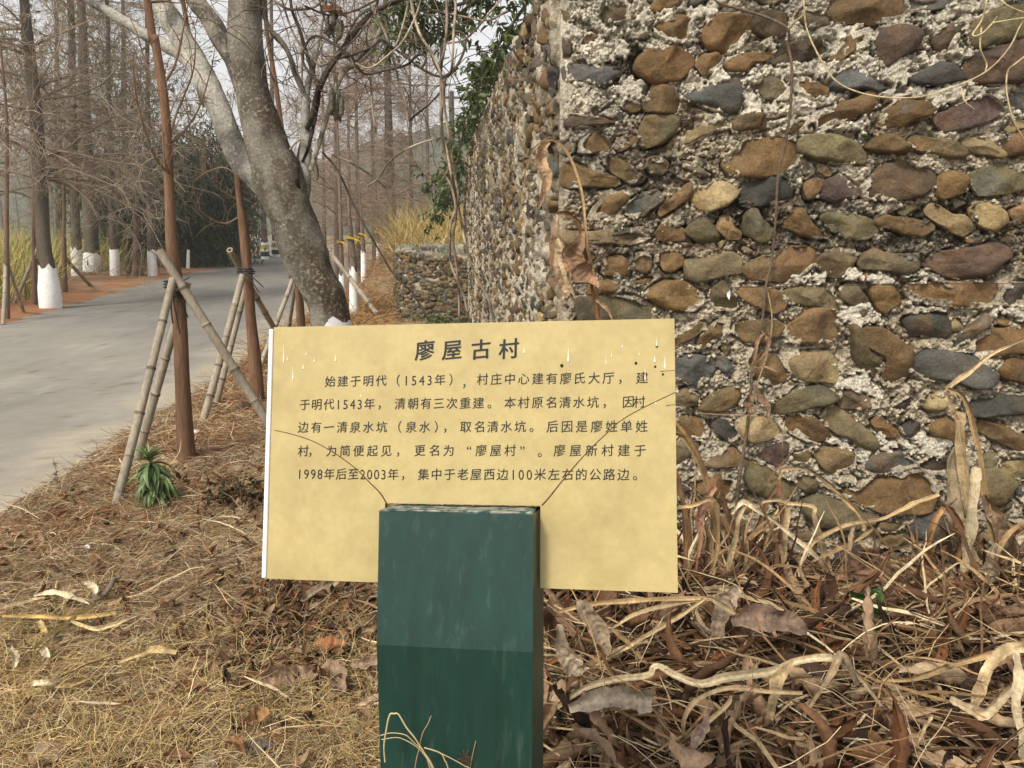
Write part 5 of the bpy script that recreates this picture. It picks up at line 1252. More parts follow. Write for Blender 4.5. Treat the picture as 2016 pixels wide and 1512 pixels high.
# orange straw lying on the slope beside the low wall
n_ = 9000; y_ = rng.uniform(8.5, 19, n_); x_ = re(y_) + rng.uniform(.1, 1, n_) * np.clip(-1.9 - re(y_), .3, 9)
c_ = np.stack([x_, y_, ground_z(x_, y_) + rng.uniform(.0, .14, n_)], -1)
b_ = MB(); D = nrm(np.stack([rng.normal(.4, .8, n_), rng.normal(0, 1, n_), rng.normal(0, .25, n_)], -1))
ribbons(b_, grow(c_, D, rng.uniform(.15, .5, n_), 5, rng, .2, -.05), .007, nrm(rng.normal(0, 1, (n_, 3)) + UP), pick(rng, [(.36, .215, .085), (.30, .165, .065), (.42, .28, .13), (.24, .13, .06)], n_, .3))
tag(b_.build('orange_straw', M['straw']), kind='stuff')
# hazy wood far beyond, one mass
fw = MB(); n_ = 140
fx = rng.uniform(-75, 14, n_); fy = rng.uniform(52, 105, n_)
k_ = fx < np.interp(fy, LEFT_EDGE[:, 1], LEFT_EDGE[:, 0]) - 1.5
k_ |= fx > np.interp(fy, RIGHT_EDGE[:, 1], RIGHT_EDGE[:, 0]) + 2
fx, fy = fx[k_], fy[k_]; n_ = len(fx)
T_ = grow(np.stack([fx, fy, 0 * fx - .2], -1), np.tile([0, 0, 1.], (n_, 1)) + rng.normal(0, .03, (n_, 3)), rng.uniform(6, 12, n_), 10, rng, .02)
tubes(fw, T_, np.linspace(.15, .03, 10)[None], 6, (.15, .12, .10))
m_ = 46; bi = np.repeat(np.arange(n_), m_); j = rng.integers(1, 10, n_ * m_)
D = nrm(rng.normal(0, 1, (n_ * m_, 3)) * [1, 1, .35])
L_ = rng.uniform(.8, 2.4, n_ * m_) * (1.15 - j / 12.)
B1 = grow(T_[bi, j] - UP * rng.uniform(0, .9, (n_ * m_, 1)), D, L_, 5, rng, .2, .02)
tubes(fw, B1, np.linspace(.035, .012, 5)[None], 3, pick(rng, [(.20, .15, .12), (.24, .16, .12), (.16, .13, .10)], n_ * m_))
q_ = 8; b2 = np.repeat(np.arange(n_ * m_), q_); j2 = rng.integers(1, 5, n_ * m_ * q_)
B2 = grow(B1[b2, j2], rng.normal(0, 1, (len(b2), 3)), rng.uniform(.3, .9, len(b2)), 3, rng, .2)
tubes(fw, B2, .008, 3, pick(rng, [(.24, .18, .14), (.28, .19, .14)], len(b2)))
tag(fw.build('distant_wood', M['twig']), kind='stuff')

# ================================================================ litter on the verge
def px_region(n, f, x0, x1, y0, y1):
    """random ground points; f(px, py) gives the keep probability where the photo shows them"""
    pts = []
    while len(pts) < n:
        a = rng.uniform(x0, x1, n); b = rng.uniform(y0, y1, n)
        zc = b * CT + CAM_H * ST; yc = b * ST - CAM_H * CT
        px, py = CXP + F_PX * a / zc, CYP - F_PX * yc / zc
        k = rng.random(n) < f(px, py, a, b)
        pts += list(np.stack([a[k], b[k]], -1))
    return np.array(pts[:n])
def lay(mb, xy, L, wd, tone, zup=(0, .02), K=4, wig=.22, tilt=.12, var=.3, base_dir=None):
    n = len(xy)
    a = rng.uniform(0, 6.283, n) if base_dir is None else base_dir + rng.normal(0, .5, n)
    D = np.stack([np.cos(a), np.sin(a), rng.normal(0, tilt, n)], -1)
    z = ground_z(xy[:, 0], xy[:, 1]) + rng.uniform(*zup, n)
    B = grow(np.stack([xy[:, 0], xy[:, 1], z], -1), D, L, K, rng, wig, 0)
    lim = ground_z(B[..., 0], B[..., 1]) + .002
    B[..., 2] = np.maximum(B[..., 2], lim)
    tubes(mb, B, np.linspace(1, .55, K)[None] * (wd / 2) * np.ones((n, 1)), 3, pick(rng, tone, n, var))
left = lambda px, py, x, y: ((x > re(y) + .03) & (x < .55 - .0 * y)) * np.clip(.25 + .75 * fbm(np.stack([x, y, 0 * x], -1), 1.6, 2, 201) * 1.3, 0, 1)
STR = [(.48, .36, .20), (.38, .27, .14), (.24, .155, .08), (.58, .47, .30), (.15, .09, .05), (.30, .15, .07)]
lt_ = MB()
xy = px_region(26000, left, -3.2, .6, 1.7, 4.6); lay(lt_, xy, rng.uniform(.03, .16, len(xy)), rng.uniform(.0015, .0045, len(xy))[:, None], STR)
xy = px_region(9000, left, -3.6, .3, 4.6, 10); lay(lt_, xy, rng.uniform(.06, .25, len(xy)), rng.uniform(.003, .007, len(xy))[:, None], STR)
xy = px_region(5000, lambda px, py, x, y: (x > re(y) - .05) & (x < re(y) + 1.0 + .2 * rng.random(len(x))), -3.5, -1.5, 3.2, 11); lay(lt_, xy, rng.uniform(.03, .12, len(xy)), rng.uniform(.002, .004, len(xy))[:, None], [(.26, .105, .04), (.22, .085, .035), (.3, .15, .07)])
xy = px_region(900, left, -3.0, .4, 1.7, 5.5); n_ = len(xy)
a = rng.uniform(0, 6.283, n_)
B = grow(np.stack([xy[:, 0], xy[:, 1], ground_z(xy[:, 0], xy[:, 1]) + .012], -1), np.stack([np.cos(a), np.sin(a), rng.normal(.1, .1, n_)], -1), rng.uniform(.1, .38, n_), 8, rng, .16, -.02)
B[..., 2] = np.maximum(B[..., 2], ground_z(B[..., 0], B[..., 1]) + .006)
ribbons(lt_, B, np.sin(np.linspace(.4, 2.9, 8))[None] * rng.uniform(.003, .010, n_)[:, None], nrm(rng.normal(0, 1, (n_, 3)) + UP * .8), pick(rng, STR + [(.6, .5, .34)], n_, .2))
tag(lt_.build('straw_litter', M['straw']), kind='stuff')
# little clods and crumbs of soil
cl = MB(); n_ = 2600
xy = px_region(n_, lambda px, py, x, y: (x > re(y) + .03) & (x < .4), -3.4, .4, 1.8, 8.5)
ico = nrm(np.array([(0, 0, 1), (.9, 0, .3), (.28, .85, .3), (-.73, .53, .3), (-.73, -.53, .3), (.28, -.85, .3), (.73, .53, -.4), (-.28, .85, -.4), (-.9, 0, -.4), (-.28, -.85, -.4), (.73, -.53, -.4), (0, 0, -1)], float))
icf = [(0, 1, 2), (0, 2, 3), (0, 3, 4), (0, 4, 5), (0, 5, 1), (1, 6, 2), (2, 7, 3), (3, 8, 4), (4, 9, 5), (5, 10, 1), (2, 6, 7), (3, 7, 8), (4, 8, 9), (5, 9, 10), (1, 10, 6), (6, 11, 7), (7, 11, 8), (8, 11, 9), (9, 11, 10), (10, 11, 6)]
r_ = .004 + .016 * rng.random(n_) ** 4
V = ico[None] * (1 + .5 * (rng.random((n_, 12, 1)) - .5)) * r_[:, None, None] * np.array([1, 1, .7]) + np.stack([xy[:, 0], xy[:, 1], ground_z(xy[:, 0], xy[:, 1]) + r_ * .3], -1)[:, None, :]
cl.add(V, None, (np.array(icf)[None] + np.arange(n_)[:, None, None] * 12).reshape(-1, 3), np.repeat(pick(rng, [(.2, .14, .085), (.26, .19, .12), (.15, .10, .06)], n_), 12, 0))
tag(cl.build('soil_crumbs', M['ground']), kind='stuff')
# dry creeping grass in the foreground left
gmask = lambda px, py, x, y: ((x > re(y) + .2) & (x < .25)) * sstep(1190, 1420, py + 200 * (fbm(np.stack([x, y, 0 * x], -1), 2.2, 3, 205) - .5)) * np.clip(1.8 * fbm(np.stack([x, y, 0 * x], -1), 5, 2, 206) - .25, 0, 1)
xy = px_region(11500, gmask, -2.2, .3, 1.6, 3.4); n_ = len(xy)
a = rng.uniform(0, 6.283, n_)
D = np.stack([np.cos(a), np.sin(a), rng.uniform(.0, .8, n_)], -1)
B = grow(np.stack([xy[:, 0], xy[:, 1], ground_z(xy[:, 0], xy[:, 1]) + rng.uniform(0, .03, n_)], -1), D, rng.uniform(.04, .17, n_), 6, rng, .28, -.12)
B[..., 2] = np.maximum(B[..., 2], ground_z(B[..., 0], B[..., 1]) + .001)
g_ = MB(); tubes(g_, B, np.linspace(1, .35, 6)[None] * rng.uniform(.0008, .0017, n_)[:, None], 3, pick(rng, [(.58, .42, .20), (.44, .30, .13), (.66, .53, .31), (.30, .19, .09), (.46, .37, .15)], n_, .25))
tag(g_.build('dry_grass', M['straw']), kind='stuff')
# dead leaves
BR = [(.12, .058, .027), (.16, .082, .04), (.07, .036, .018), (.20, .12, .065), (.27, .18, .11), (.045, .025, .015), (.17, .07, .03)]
def scatter_leaves(mb, xy, size, tone, zup, bend=.8, K=6, M_=5, flat=.35, crumple=.13):
    n = len(xy)
    z = ground_z(xy[:, 0], xy[:, 1]) + rng.uniform(0, 1, n) * zup
    leaves(mb, np.stack([xy[:, 0], xy[:, 1], z], -1), rng.uniform(0, 6.283, n), rng.normal(.1, flat, n), rng.normal(0, flat * 1.6, n), size * rng.uniform(.6, 1.4, n), size * rng.uniform(.3, .75, n), rng.normal(0, bend, n), rng.normal(1.0, .8, n), pick(rng, tone, n, .3), rng, K, M_, crumple, 1.0, 1.0)
lb_ = MB()
lm = lambda px, py, x, y: (np.exp(-(((px - 600) / 150) ** 2 + ((py - 1290) / 95) ** 2)) + .7 * np.exp(-(((px - 480) / 60) ** 2 + ((py - 1000) / 40) ** 2)) * .5 + .03) * (x > re(y) + .1) * (x < .3)
scatter_leaves(lb_, px_region(1500, lm, -2.6, .2, 1.7, 4.6), .055, BR, .035)
scatter_leaves(lb_, px_region(700, lambda px, py, x, y: (x > re(y) + .05) & (x < .4), -3.2, .4, 1.8, 9), .035, BR[:4] + [(.4, .32, .22)], .012)
tag(lb_.build('leaf_litter', M['dry']), kind='stuff')
# the brown tangle below the tall wall
def wall_y(x): return C0[1] + (x - C0[0]) * WU[1] / WU[0]
def zone(n, hug=1.0):
    x = rng.uniform(.02, 2.75, n); t = rng.random(n) ** hug
    y = 1.45 + (wall_y(x) - .05 - 1.45) * t
    k = ~((x < .22) & (y < 1.5)) & ~((x > 1.12) & (x < 1.74) & (wall_y(x) - y < .42) & (rng.random(n) < .88))
    return np.stack([x, y], -1)[k]
def near(x, y): return sstep(.75, .25, wall_y(x) - y)
def mound(x, y): return .04 + .06 * sstep(1.2, .05, wall_y(x) - y) * (.4 + fbm(np.stack([x, y, 0 * x], -1), 3, 2, 207)) + .10 * fbm(np.stack([x, y, 0 * x], -1), 5, 2, 208)
tl = MB()
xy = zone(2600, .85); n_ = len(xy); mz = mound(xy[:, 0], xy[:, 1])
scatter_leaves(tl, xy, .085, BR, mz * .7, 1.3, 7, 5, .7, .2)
xy = zone(1500, .8); mz = mound(xy[:, 0], xy[:, 1])
n_ = len(xy)
z = ground_z(xy[:, 0], xy[:, 1]) + rng.uniform(.2, 1, n_) * mz * (1 - .7 * near(xy[:, 0], xy[:, 1]))
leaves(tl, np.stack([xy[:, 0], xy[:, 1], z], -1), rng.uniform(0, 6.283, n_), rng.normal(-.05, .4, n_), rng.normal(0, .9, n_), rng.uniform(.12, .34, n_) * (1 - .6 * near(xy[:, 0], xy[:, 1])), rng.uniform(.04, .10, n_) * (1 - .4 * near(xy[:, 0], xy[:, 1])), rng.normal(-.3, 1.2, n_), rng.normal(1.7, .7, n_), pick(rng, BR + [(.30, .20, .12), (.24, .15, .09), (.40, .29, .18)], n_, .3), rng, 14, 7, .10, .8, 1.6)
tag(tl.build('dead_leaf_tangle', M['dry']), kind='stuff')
ts = MB()
xy = zone(2300, .8); n_ = len(xy); mz = mound(xy[:, 0], xy[:, 1])
a = rng.normal(0, .8, n_) + (rng.random(n_) < .5) * math.pi
D = np.stack([np.cos(a), np.sin(a) * .7, rng.normal(.05, .3, n_)], -1)
B = grow(np.stack([xy[:, 0], xy[:, 1], ground_z(xy[:, 0], xy[:, 1]) + rng.uniform(.1, 1.6, n_) * mz * (1 - .7 * near(xy[:, 0], xy[:, 1]))], -1), D, rng.uniform(.15, .7, n_) * (1 - .5 * near(xy[:, 0], xy[:, 1])), 9, rng, .13, -.07)
B[..., 1] = np.minimum(B[..., 1], wall_y(B[..., 0]) - .02)
B[..., 2] = np.maximum(B[..., 2], ground_z(B[..., 0], B[..., 1]) + .004)
SN_ = [(.52, .39, .22), (.32, .20, .10), (.66, .54, .35), (.17, .095, .05), (.10, .055, .03), (.36, .235, .12)]
ribbons(ts, B, np.sin(np.linspace(.5, 2.9, 9))[None] * (.004 + .014 * rng.random(n_) ** 2)[:, None], nrm(rng.normal(0, 1, (n_, 3)) + np.array([0, -.5, .8])), pick(rng, SN_, n_, .25))
xy = zone(3000, .8); n_ = len(xy); mz = mound(xy[:, 0], xy[:, 1])
D = nrm(rng.normal(0, 1, (n_, 3)) * [1, 1, .5])
B = grow(np.stack([xy[:, 0], xy[:, 1], ground_z(xy[:, 0], xy[:, 1]) + rng.uniform(0, 1.2, n_) * mz * (1 - .7 * near(xy[:, 0], xy[:, 1]))], -1), D, rng.uniform(.08, .4, n_) * (1 - .5 * near(xy[:, 0], xy[:, 1])), 7, rng, .16, -.06)
B[..., 1] = np.minimum(B[..., 1], wall_y(B[..., 0]) - .02)
B[..., 2] = np.maximum(B[..., 2], ground_z(B[..., 0], B[..., 1]) + .003)
tubes(ts, B, np.linspace(1, .5, 7)[None] * rng.uniform(.0008, .0022, n_)[:, None], 3, pick(rng, SN_, n_, .3))
n_ = 260
x_ = np.where(rng.random(n_) < .5, rng.normal(.86, .13, n_), rng.normal(1.98, .2, n_)); x_ = np.clip(x_, .5, 2.7)
y_ = wall_y(x_) - rng.uniform(.05, .55, n_)
D = np.stack([rng.normal(0, .3, n_), rng.normal(0, .2, n_), np.ones(n_)], -1)
B = grow(np.stack([x_, y_, 0 * x_ + .02], -1), D, rng.uniform(.2, .62, n_), 12, rng, .12, -.10)
B[..., 1] = np.minimum(B[..., 1], wall_y(B[..., 0]) - .03); B[..., 2] = np.maximum(B[..., 2], .03)
ribbons(ts, B, np.sin(np.linspace(.7, 2.95, 12))[None] * rng.uniform(.007, .022, n_)[:, None], nrm(rng.normal(0, 1, (n_, 3)) * [1, .5, .3] + np.array([.6, 0, 0])), pick(rng, SN_, n_, .25))
tag(ts.build('dead_stalk_tangle', M['dry']), kind='stuff')

# ================================================================ withered plants drawn stroke by stroke
PALE, TAN, BRN, RUS, WHT = (.50, .38, .22), (.40, .275, .14), (.20, .115, .06), (.24, .12, .055), (.62, .52, .35)
WF = [1.6]
def stroke(name, parent, px, Y, wpx, col, fold=.5, tw=0.0, m='dry', zfix=None, seed=0, wob=.32, tail=.25):
    """a dried blade or stalk skin: a folded strip along a photo polyline at forward distance Y (or lying at height zfix)"""
    pts = []
    for i, q in enumerate(px):
        yy = Y if np.isscalar(Y) else Y[i]
        if zfix is not None:
            g0 = G(q[0], q[1], .08)
            for _ in range(3): g0 = G(q[0], q[1], float(ground_z(np.array(g0[0]), np.array(g0[1]))) + zfix)
            pts.append(g0)
        else: pts.append(P(q[0], q[1], yy))
    K = max(24, 9 * len(px)); sp = spline(pts, K)
    T = nrm(np.gradient(sp, axis=0)); view = nrm(sp - np.array([0, 0, CAM_H]))
    side = nrm(np.cross(T, view)); out = np.cross(side, T)
    ang = tw * np.linspace(0, 1, K) + .5 * (fbm(np.stack([np.linspace(0, 4, K), np.full(K, seed), np.zeros(K)], -1), 1, 2, 5) - .5) * 3
    s2 = side * np.cos(ang)[:, None] + out * np.sin(ang)[:, None]; o2 = -side * np.sin(ang)[:, None] + out * np.cos(ang)[:, None]
    dist = np.linalg.norm(sp - np.array([0, 0, CAM_H]), axis=1)
    wn = np.asarray(wpx, float)
    wv = np.interp(np.linspace(0, 1, K), np.linspace(0, 1, wn.size), wn.ravel()) if wn.size > 1 else wn * np.minimum(1, np.minimum(np.linspace(0, 1, K) / tail + .3, (1 - np.linspace(0, 1, K)) / tail + .15))
    wv = wv * dist / F_PX * (1 + wob * (fbm(np.stack([np.linspace(0, 9, K), np.full(K, seed + 3.), np.zeros(K)], -1), 1, 2, 6) - .5) * 2)
    v = np.linspace(-1, 1, 7)
    h_ = fold * (1 - np.abs(v)) ** .8 - fold * .5
    V = sp[:, None, :] + s2[:, None, :] * (v[None, :, None] * wv[:, None, None] / 2) + o2[:, None, :] * ((h_[None, :] + rng.normal(0, .13, (K, 7))) * wv[:, None] / 2)[..., None]
    b_ = MB()
    streak = .8 + .4 * rng.random(7)
    wv = wv * WF[0]
    mo = .42 + 1.05 * fbm(np.stack([np.linspace(0, 7, K), np.full(K, seed + 9.), np.zeros(K)], -1), 1, 3, 7)
    C = np.asarray(col)[None, None] * streak[None, :, None] * mo[:, None, None]
    b_.add(V, gridq(K, 7), None, C.reshape(-1, 3))
    o = b_.build(name, M[m], parent)
    return o
def plant(label, base, parts, group='withered reed plants along the foot of the wall'):
    o = thing('withered_plant', label, 'plant', base, group)
    for i, (nm, px, Y, w_, c_, *r) in enumerate(parts):
        px = list(px)
        stroke(nm, o, px, Y, w_, c_, r[0] if r else .6, r[1] if len(r) > 1 else 0.0, seed=i * 7 + int(px[0][0]))
    return o
plant('withered plant whose long brown stalk arches over the wall corner with three curled hanging leaves', (.12, 3.2, 0), [
    ('stalk', [(1024, 458), (1024, 420), (1030, 365), (1038, 325), (1050, 295), (1066, 281), (1085, 275), (1107, 288), (1129, 327), (1146, 387), (1154, 473), (1164, 520), (1172, 559), (1180, 623), (1200, 760), (1215, 950), (1225, 1130)], 3.2, [2, 3, 3, 5, 6, 6, 6, 6], TAN, 1.3),
    ('stalk', [(1092, 440), (1096, 424), (1108, 418), (1124, 424), (1140, 442), (1150, 490), (1160, 540), (1172, 600), (1195, 760), (1210, 960), (1222, 1130)], 3.18, [5, 7, 7, 8], RUS, 1.2),
    ('leaf', [(1082, 280), (1066, 292), (1060, 310), (1070, 335), (1074, 360), (1066, 385), (1060, 412)], 3.18, [6, 18, 26, 22, 24, 14, 3], (.52, .34, .2), .9, .9),
    ('leaf', [(1096, 422), (1092, 445), (1094, 480), (1090, 520), (1100, 550), (1112, 575), (1108, 590)], 3.16, [6, 16, 26, 30, 34, 22, 5], (.56, .40, .25), 1.0, 1.0),
    ('leaf', [(1098, 470), (1104, 500), (1116, 530), (1122, 560), (1134, 588)], 3.14, [8, 18, 22, 18, 3], (.62, .47, .3), .8, -.8),
    ('leaf', [(1150, 455), (1140, 480), (1126, 500), (1136, 525), (1152, 545), (1170, 556), (1178, 566)], 3.15, [6, 26, 44, 46, 34, 18, 4], (.42, .26, .16), .9, .6),
    ('leaf', [(1172, 590), (1184, 598), (1196, 610), (1206, 632)], 3.17, [6, 9, 7, 2], (.38, .25, .14), .6, .5),
    ('leaf', [(1024, 458), (1028, 436), (1032, 424)], 3.2, [4, 9, 3], TAN, .6)])
WF[0] = .85
plant('withered cut stalks, two pale and thick, standing right of the big ochre cobble', (1.82, 2.98, 0), [
    ('stalk', [(1887, 812), (1890, 860), (1897, 930), (1905, 1000), (1908, 1060), (1906, 1130), (1902, 1200)], 2.95, [17, 16, 14, 10, 8, 8], PALE, 1.5),
    ('stalk', [(1919, 920), (1912, 990), (1908, 1060), (1904, 1100), (1896, 1160), (1890, 1240)], 2.92, [15, 18, 17, 12, 11, 10], WHT, 1.5),
    ('leaf', [(2030, 662), (1985, 682), (1945, 702), (1905, 735), (1876, 757), (1862, 768)], 2.98, [3, 5, 8, 9, 9], PALE, .9),
    ('leaf', [(1862, 768), (1868, 788), (1876, 812), (1886, 830)], 2.96, [9, 9, 8, 6], PALE, .9),
    ('leaf', [(1866, 766), (1890, 775), (1906, 800), (1918, 850), (1928, 895), (1935, 960), (1945, 1010), (1962, 1080), (1975, 1150)], 2.97, [9, 9, 10, 9, 11, 14, 10], TAN, 1.0),
    ('leaf', [(1884, 880), (1873, 930), (1878, 1000), (1884, 1060), (1872, 1115), (1878, 1170)], 2.99, [12, 20, 24, 26, 16, 8], (.40, .32, .21), .9, .5),
    ('leaf', [(1857, 997), (1872, 1004), (1887, 1030), (1894, 1062), (1886, 1110)], 2.94, [8, 11, 13, 10, 5], RUS, 1.0),
    ('leaf', [(1857, 997), (1843, 1020), (1829, 1062), (1815, 1112), (1800, 1180)], 2.94, [9, 10, 10, 9, 6], (.34, .20, .09), 1.0),
    ('leaf', [(1937, 975), (1957, 1012), (1976, 1052), (1992, 1095), (2010, 1170)], 2.96, [10, 22, 28, 24, 10], (.30, .21, .13), .9),
    ('leaf', [(2030, 1020), (1987, 1050), (1967, 1078), (1950, 1130)], 2.9, [5, 9, 9, 4], TAN, .9),
    ('leaf', [(1822, 1075), (1826, 1110), (1815, 1160), (1822, 1230)], 2.9, [12, 26, 24, 9], (.21, .10, .05), .9, .4),
    ('leaf', [(1960, 1070), (1952, 1120), (1965, 1170), (1958, 1230)], 2.88, [10, 22, 20, 8], (.36, .29, .2), .9, .4)])
plant('withered plant with a long pale fold bent like a roof beside the sign edge', (.98, 2.95, 0), [
    ('leaf', [(1470, 990), (1455, 1020), (1450, 1050), (1442, 1078), (1425, 1130), (1395, 1180), (1375, 1215)], 2.9, [6, 8, 8, 10, 13, 10, 6], PALE, .8),
    ('leaf', [(1440, 1012), (1455, 994), (1466, 989), (1490, 1003), (1520, 1022), (1552, 1050), (1587, 1078), (1625, 1112)], 2.9, [5, 9, 9, 7, 8, 7], WHT, .8),
    ('leaf', [(1332, 830), (1345, 845), (1357, 862), (1377, 900), (1392, 942), (1400, 975), (1407, 1012), (1415, 1078), (1420, 1160)], 2.98, [8, 9, 8, 9, 9, 8], (.30, .19, .09), 1.1),
    ('leaf', [(1332, 868), (1340, 860), (1350, 868), (1372, 905), (1392, 960), (1402, 1020), (1400, 1120)], 3.0, [6, 7, 6, 7, 7], TAN, 1.0),
    ('leaf', [(1408, 958), (1388, 985), (1376, 1025), (1379, 1060), (1368, 1130)], 2.92, [9, 17, 14, 9, 5], (.36, .2, .13), .9),
    ('leaf', [(1334, 930), (1342, 975), (1350, 1040), (1346, 1120)], 2.95, [6, 11, 10, 6], BRN, .9),
    ('leaf', [(1420, 960), (1424, 985), (1432, 1010), (1452, 1060), (1446, 1130)], 3.0, [5, 8, 9, 10, 6], (.16, .085, .045), .9),
    ('leaf', [(1335, 1000), (1365, 995), (1400, 983), (1412, 1010), (1410, 1090), (1390, 1150)], 2.88, [5, 8, 10, 9, 7, 5], TAN, .9)])
plant('withered plant with a thin brown arc reaching over the grey cobbles', (1.1, 3.02, 0), [
    ('leaf', [(1532, 950), (1535, 935), (1540, 924), (1570, 921), (1600, 928), (1640, 960), (1670, 990), (1690, 1010), (1702, 1035), (1700, 1046)], 3.02, [5, 7, 8, 8, 7], TAN, .9),
    ('stalk', [(1535, 945), (1534, 975), (1540, 1025), (1537, 1078), (1533, 1130), (1536, 1190)], 3.0, [9, 14, 18, 16, 12], (.25, .14, .08), 1.2),
    ('leaf', [(1500, 990), (1520, 984), (1540, 984), (1550, 995), (1546, 1040), (1545, 1100)], 2.97, [4, 8, 10, 10, 7], PALE, .9),
    ('leaf', [(1535, 990), (1597, 997), (1602, 1015), (1610, 1050), (1620, 1085), (1630, 1130), (1636, 1160)], 2.97, [5, 8, 9, 11, 15, 13, 8], PALE, .9),
    ('leaf', [(1530, 955), (1512, 985), (1495, 1030), (1478, 1070), (1470, 1130)], 3.03, [6, 8, 9, 9, 5], BRN, 1.0),
    ('leaf', [(1615, 1100), (1634, 1140), (1620, 1190), (1604, 1225), (1592, 1290)], 2.85, [8, 14, 14, 10, 4], (.42, .29, .17), 1.0),
    ('leaf', [(1640, 1140), (1652, 1180), (1664, 1230), (1672, 1290)], 2.85, [9, 14, 11, 4], (.34, .22, .13), 1.0),
    ('leaf', [(1576, 1120), (1570, 1170), (1560, 1220), (1566, 1290)], 2.85, [10, 24, 26, 8], (.38, .31, .23), .9, .5)])
plant('withered plant sending one long pale blade up to the right under the ochre cobble', (1.3, 2.95, 0), [
    ('leaf', [(1590, 1075), (1630, 1050), (1675, 1032), (1737, 1022), (1775, 1004), (1804, 990), (1850, 974)], 2.93, [6, 8, 8, 7, 8, 7], (.44, .32, .17), .9),
    ('leaf', [(1595, 1108), (1650, 1082), (1700, 1055), (1720, 1040)], 2.95, [4, 7, 7, 4], TAN, .9),
    ('leaf', [(1672, 1085), (1676, 1058), (1682, 1030)], 2.93, [7, 9, 6], (.5, .38, .25), 1.1),
    ('leaf', [(1642, 1149), (1700, 1152), (1781, 1149), (1810, 1140)], 2.9, [5, 7, 6, 3], (.36, .24, .12), .9),
    ('leaf', [(1700, 1120), (1735, 1130), (1745, 1110), (1748, 1092)], 2.93, [20, 44, 36, 8], (.28, .18, .11), .7),
    ('leaf', [(1640, 1140), (1680, 1125), (1720, 1120), (1740, 1105)], 2.91, [10, 32, 36, 10], (.24, .14, .09), .8)])
WF[0] = .42
plant('long pale folded blade lying bent across the tangle right of the green post', (.75, 2.3, 0), [
    ('leaf', [(1096, 1392), (1150, 1355), (1210, 1338), (1275, 1331), (1288, 1315), (1300, 1314), (1330, 1330), (1380, 1346), (1431, 1333), (1521, 1321), (1563, 1303), (1610, 1295), (1642, 1297), (1665, 1310), (1690, 1330), (1738, 1390)], 1.98, [8, 11, 12, 12, 14, 14, 12, 10, 8], (.50, .41, .26), .9),
    ('leaf', [(1560, 1300), (1545, 1320), (1530, 1340), (1528, 1365), (1518, 1400), (1512, 1450), (1510, 1512)], 1.93, [8, 18, 22, 17, 13, 10, 6], (.46, .35, .20), 1.0),
    ('leaf', [(1100, 1205), (1160, 1190), (1260, 1182), (1380, 1178), (1400, 1178)], 2.3, [6, 8, 8, 7], TAN, .9),
    ('leaf', [(1204, 1236), (1250, 1210), (1320, 1190), (1390, 1178), (1412, 1185), (1450, 1210)], 2.3, [6, 9, 9, 9, 8], PALE, .9),
    ('leaf', [(1205, 1238), (1240, 1270), (1285, 1318)], 2.27, [8, 9, 7], TAN, .9),
    ('leaf', [(1170, 1310), (1240, 1270), (1310, 1230), (1385, 1180)], 2.27, [5, 8, 9, 8], (.44, .33, .18), .9),
    ('leaf', [(1310, 1495), (1370, 1440), (1430, 1390), (1440, 1370)], 1.86, [6, 9, 9, 5], PALE, .9),
    ('leaf', [(1345, 1460), (1348, 1410), (1380, 1375), (1440, 1355), (1510, 1362), (1580, 1365)], 1.88, [5, 10, 10, 9, 8], (.42, .31, .18), .9)])
plant('pale blades fanning upward at the lower right margin of the tangle', (1.6, 2.2, 0), [
    ('leaf', [(1738, 1340), (1799, 1336), (1883, 1306), (1974, 1282), (2030, 1262)], 2.1, [6, 9, 10, 9], TAN, .9),
    ('leaf', [(1915, 1400), (1925, 1370), (1943, 1324), (1970, 1290), (1992, 1276), (2030, 1278)], 2.05, [8, 16, 20, 16, 10], PALE, .9),
    ('leaf', [(2025, 1340), (1985, 1362), (1943, 1402), (1915, 1400), (1871, 1378)], 1.96, [8, 14, 18, 17, 12], (.48, .38, .24), .9),
    ('leaf', [(1999, 1285), (2005, 1330), (1998, 1390), (2012, 1450), (2010, 1512)], 1.84, [9, 14, 14, 10, 7], WHT, .9),
    ('leaf', [(1808, 1460), (1822, 1430), (1835, 1410)], 1.82, [4, 6, 5], PALE, .9),
    ('leaf', [(1580, 1410), (1640, 1320), (1660, 1290), (1690, 1350)], 1.96, [6, 12, 14, 7], (.36, .27, .17), 1.0)])
WF[0] = .9
plant('large folded grey brown leaf lying on the tangle under the sign corner', (.55, 2.4, 0), [
    ('leaf', [(1120, 1395), (1170, 1380), (1230, 1372), (1285, 1380)], 1.88, [14, 40, 46, 34], (.34, .28, .21), .8),
    ('leaf', [(1440, 1222), (1490, 1215), (1545, 1222), (1590, 1245)], 2.25, [18, 46, 44, 12], (.22, .15, .11), .8),
    ('leaf', [(1455, 1155), (1435, 1180), (1420, 1220), (1412, 1260)], 2.36, [14, 34, 36, 18], (.36, .28, .2), .9),
    ('leaf', [(1100, 1230), (1112, 1280), (1130, 1310), (1148, 1325)], 2.0, [12, 30, 34, 10], (.42, .34, .24), .9),
    ('leaf', [(1140, 1185), (1165, 1220), (1185, 1255), (1200, 1290)], 2.12, [20, 36, 30, 10], (.36, .28, .19), .9),
    ('leaf', [(1360, 1480), (1375, 1450), (1385, 1430), (1395, 1400)], 1.78, [8, 22, 20, 6], (.40, .29, .22), .8)])

WF[0] = .85
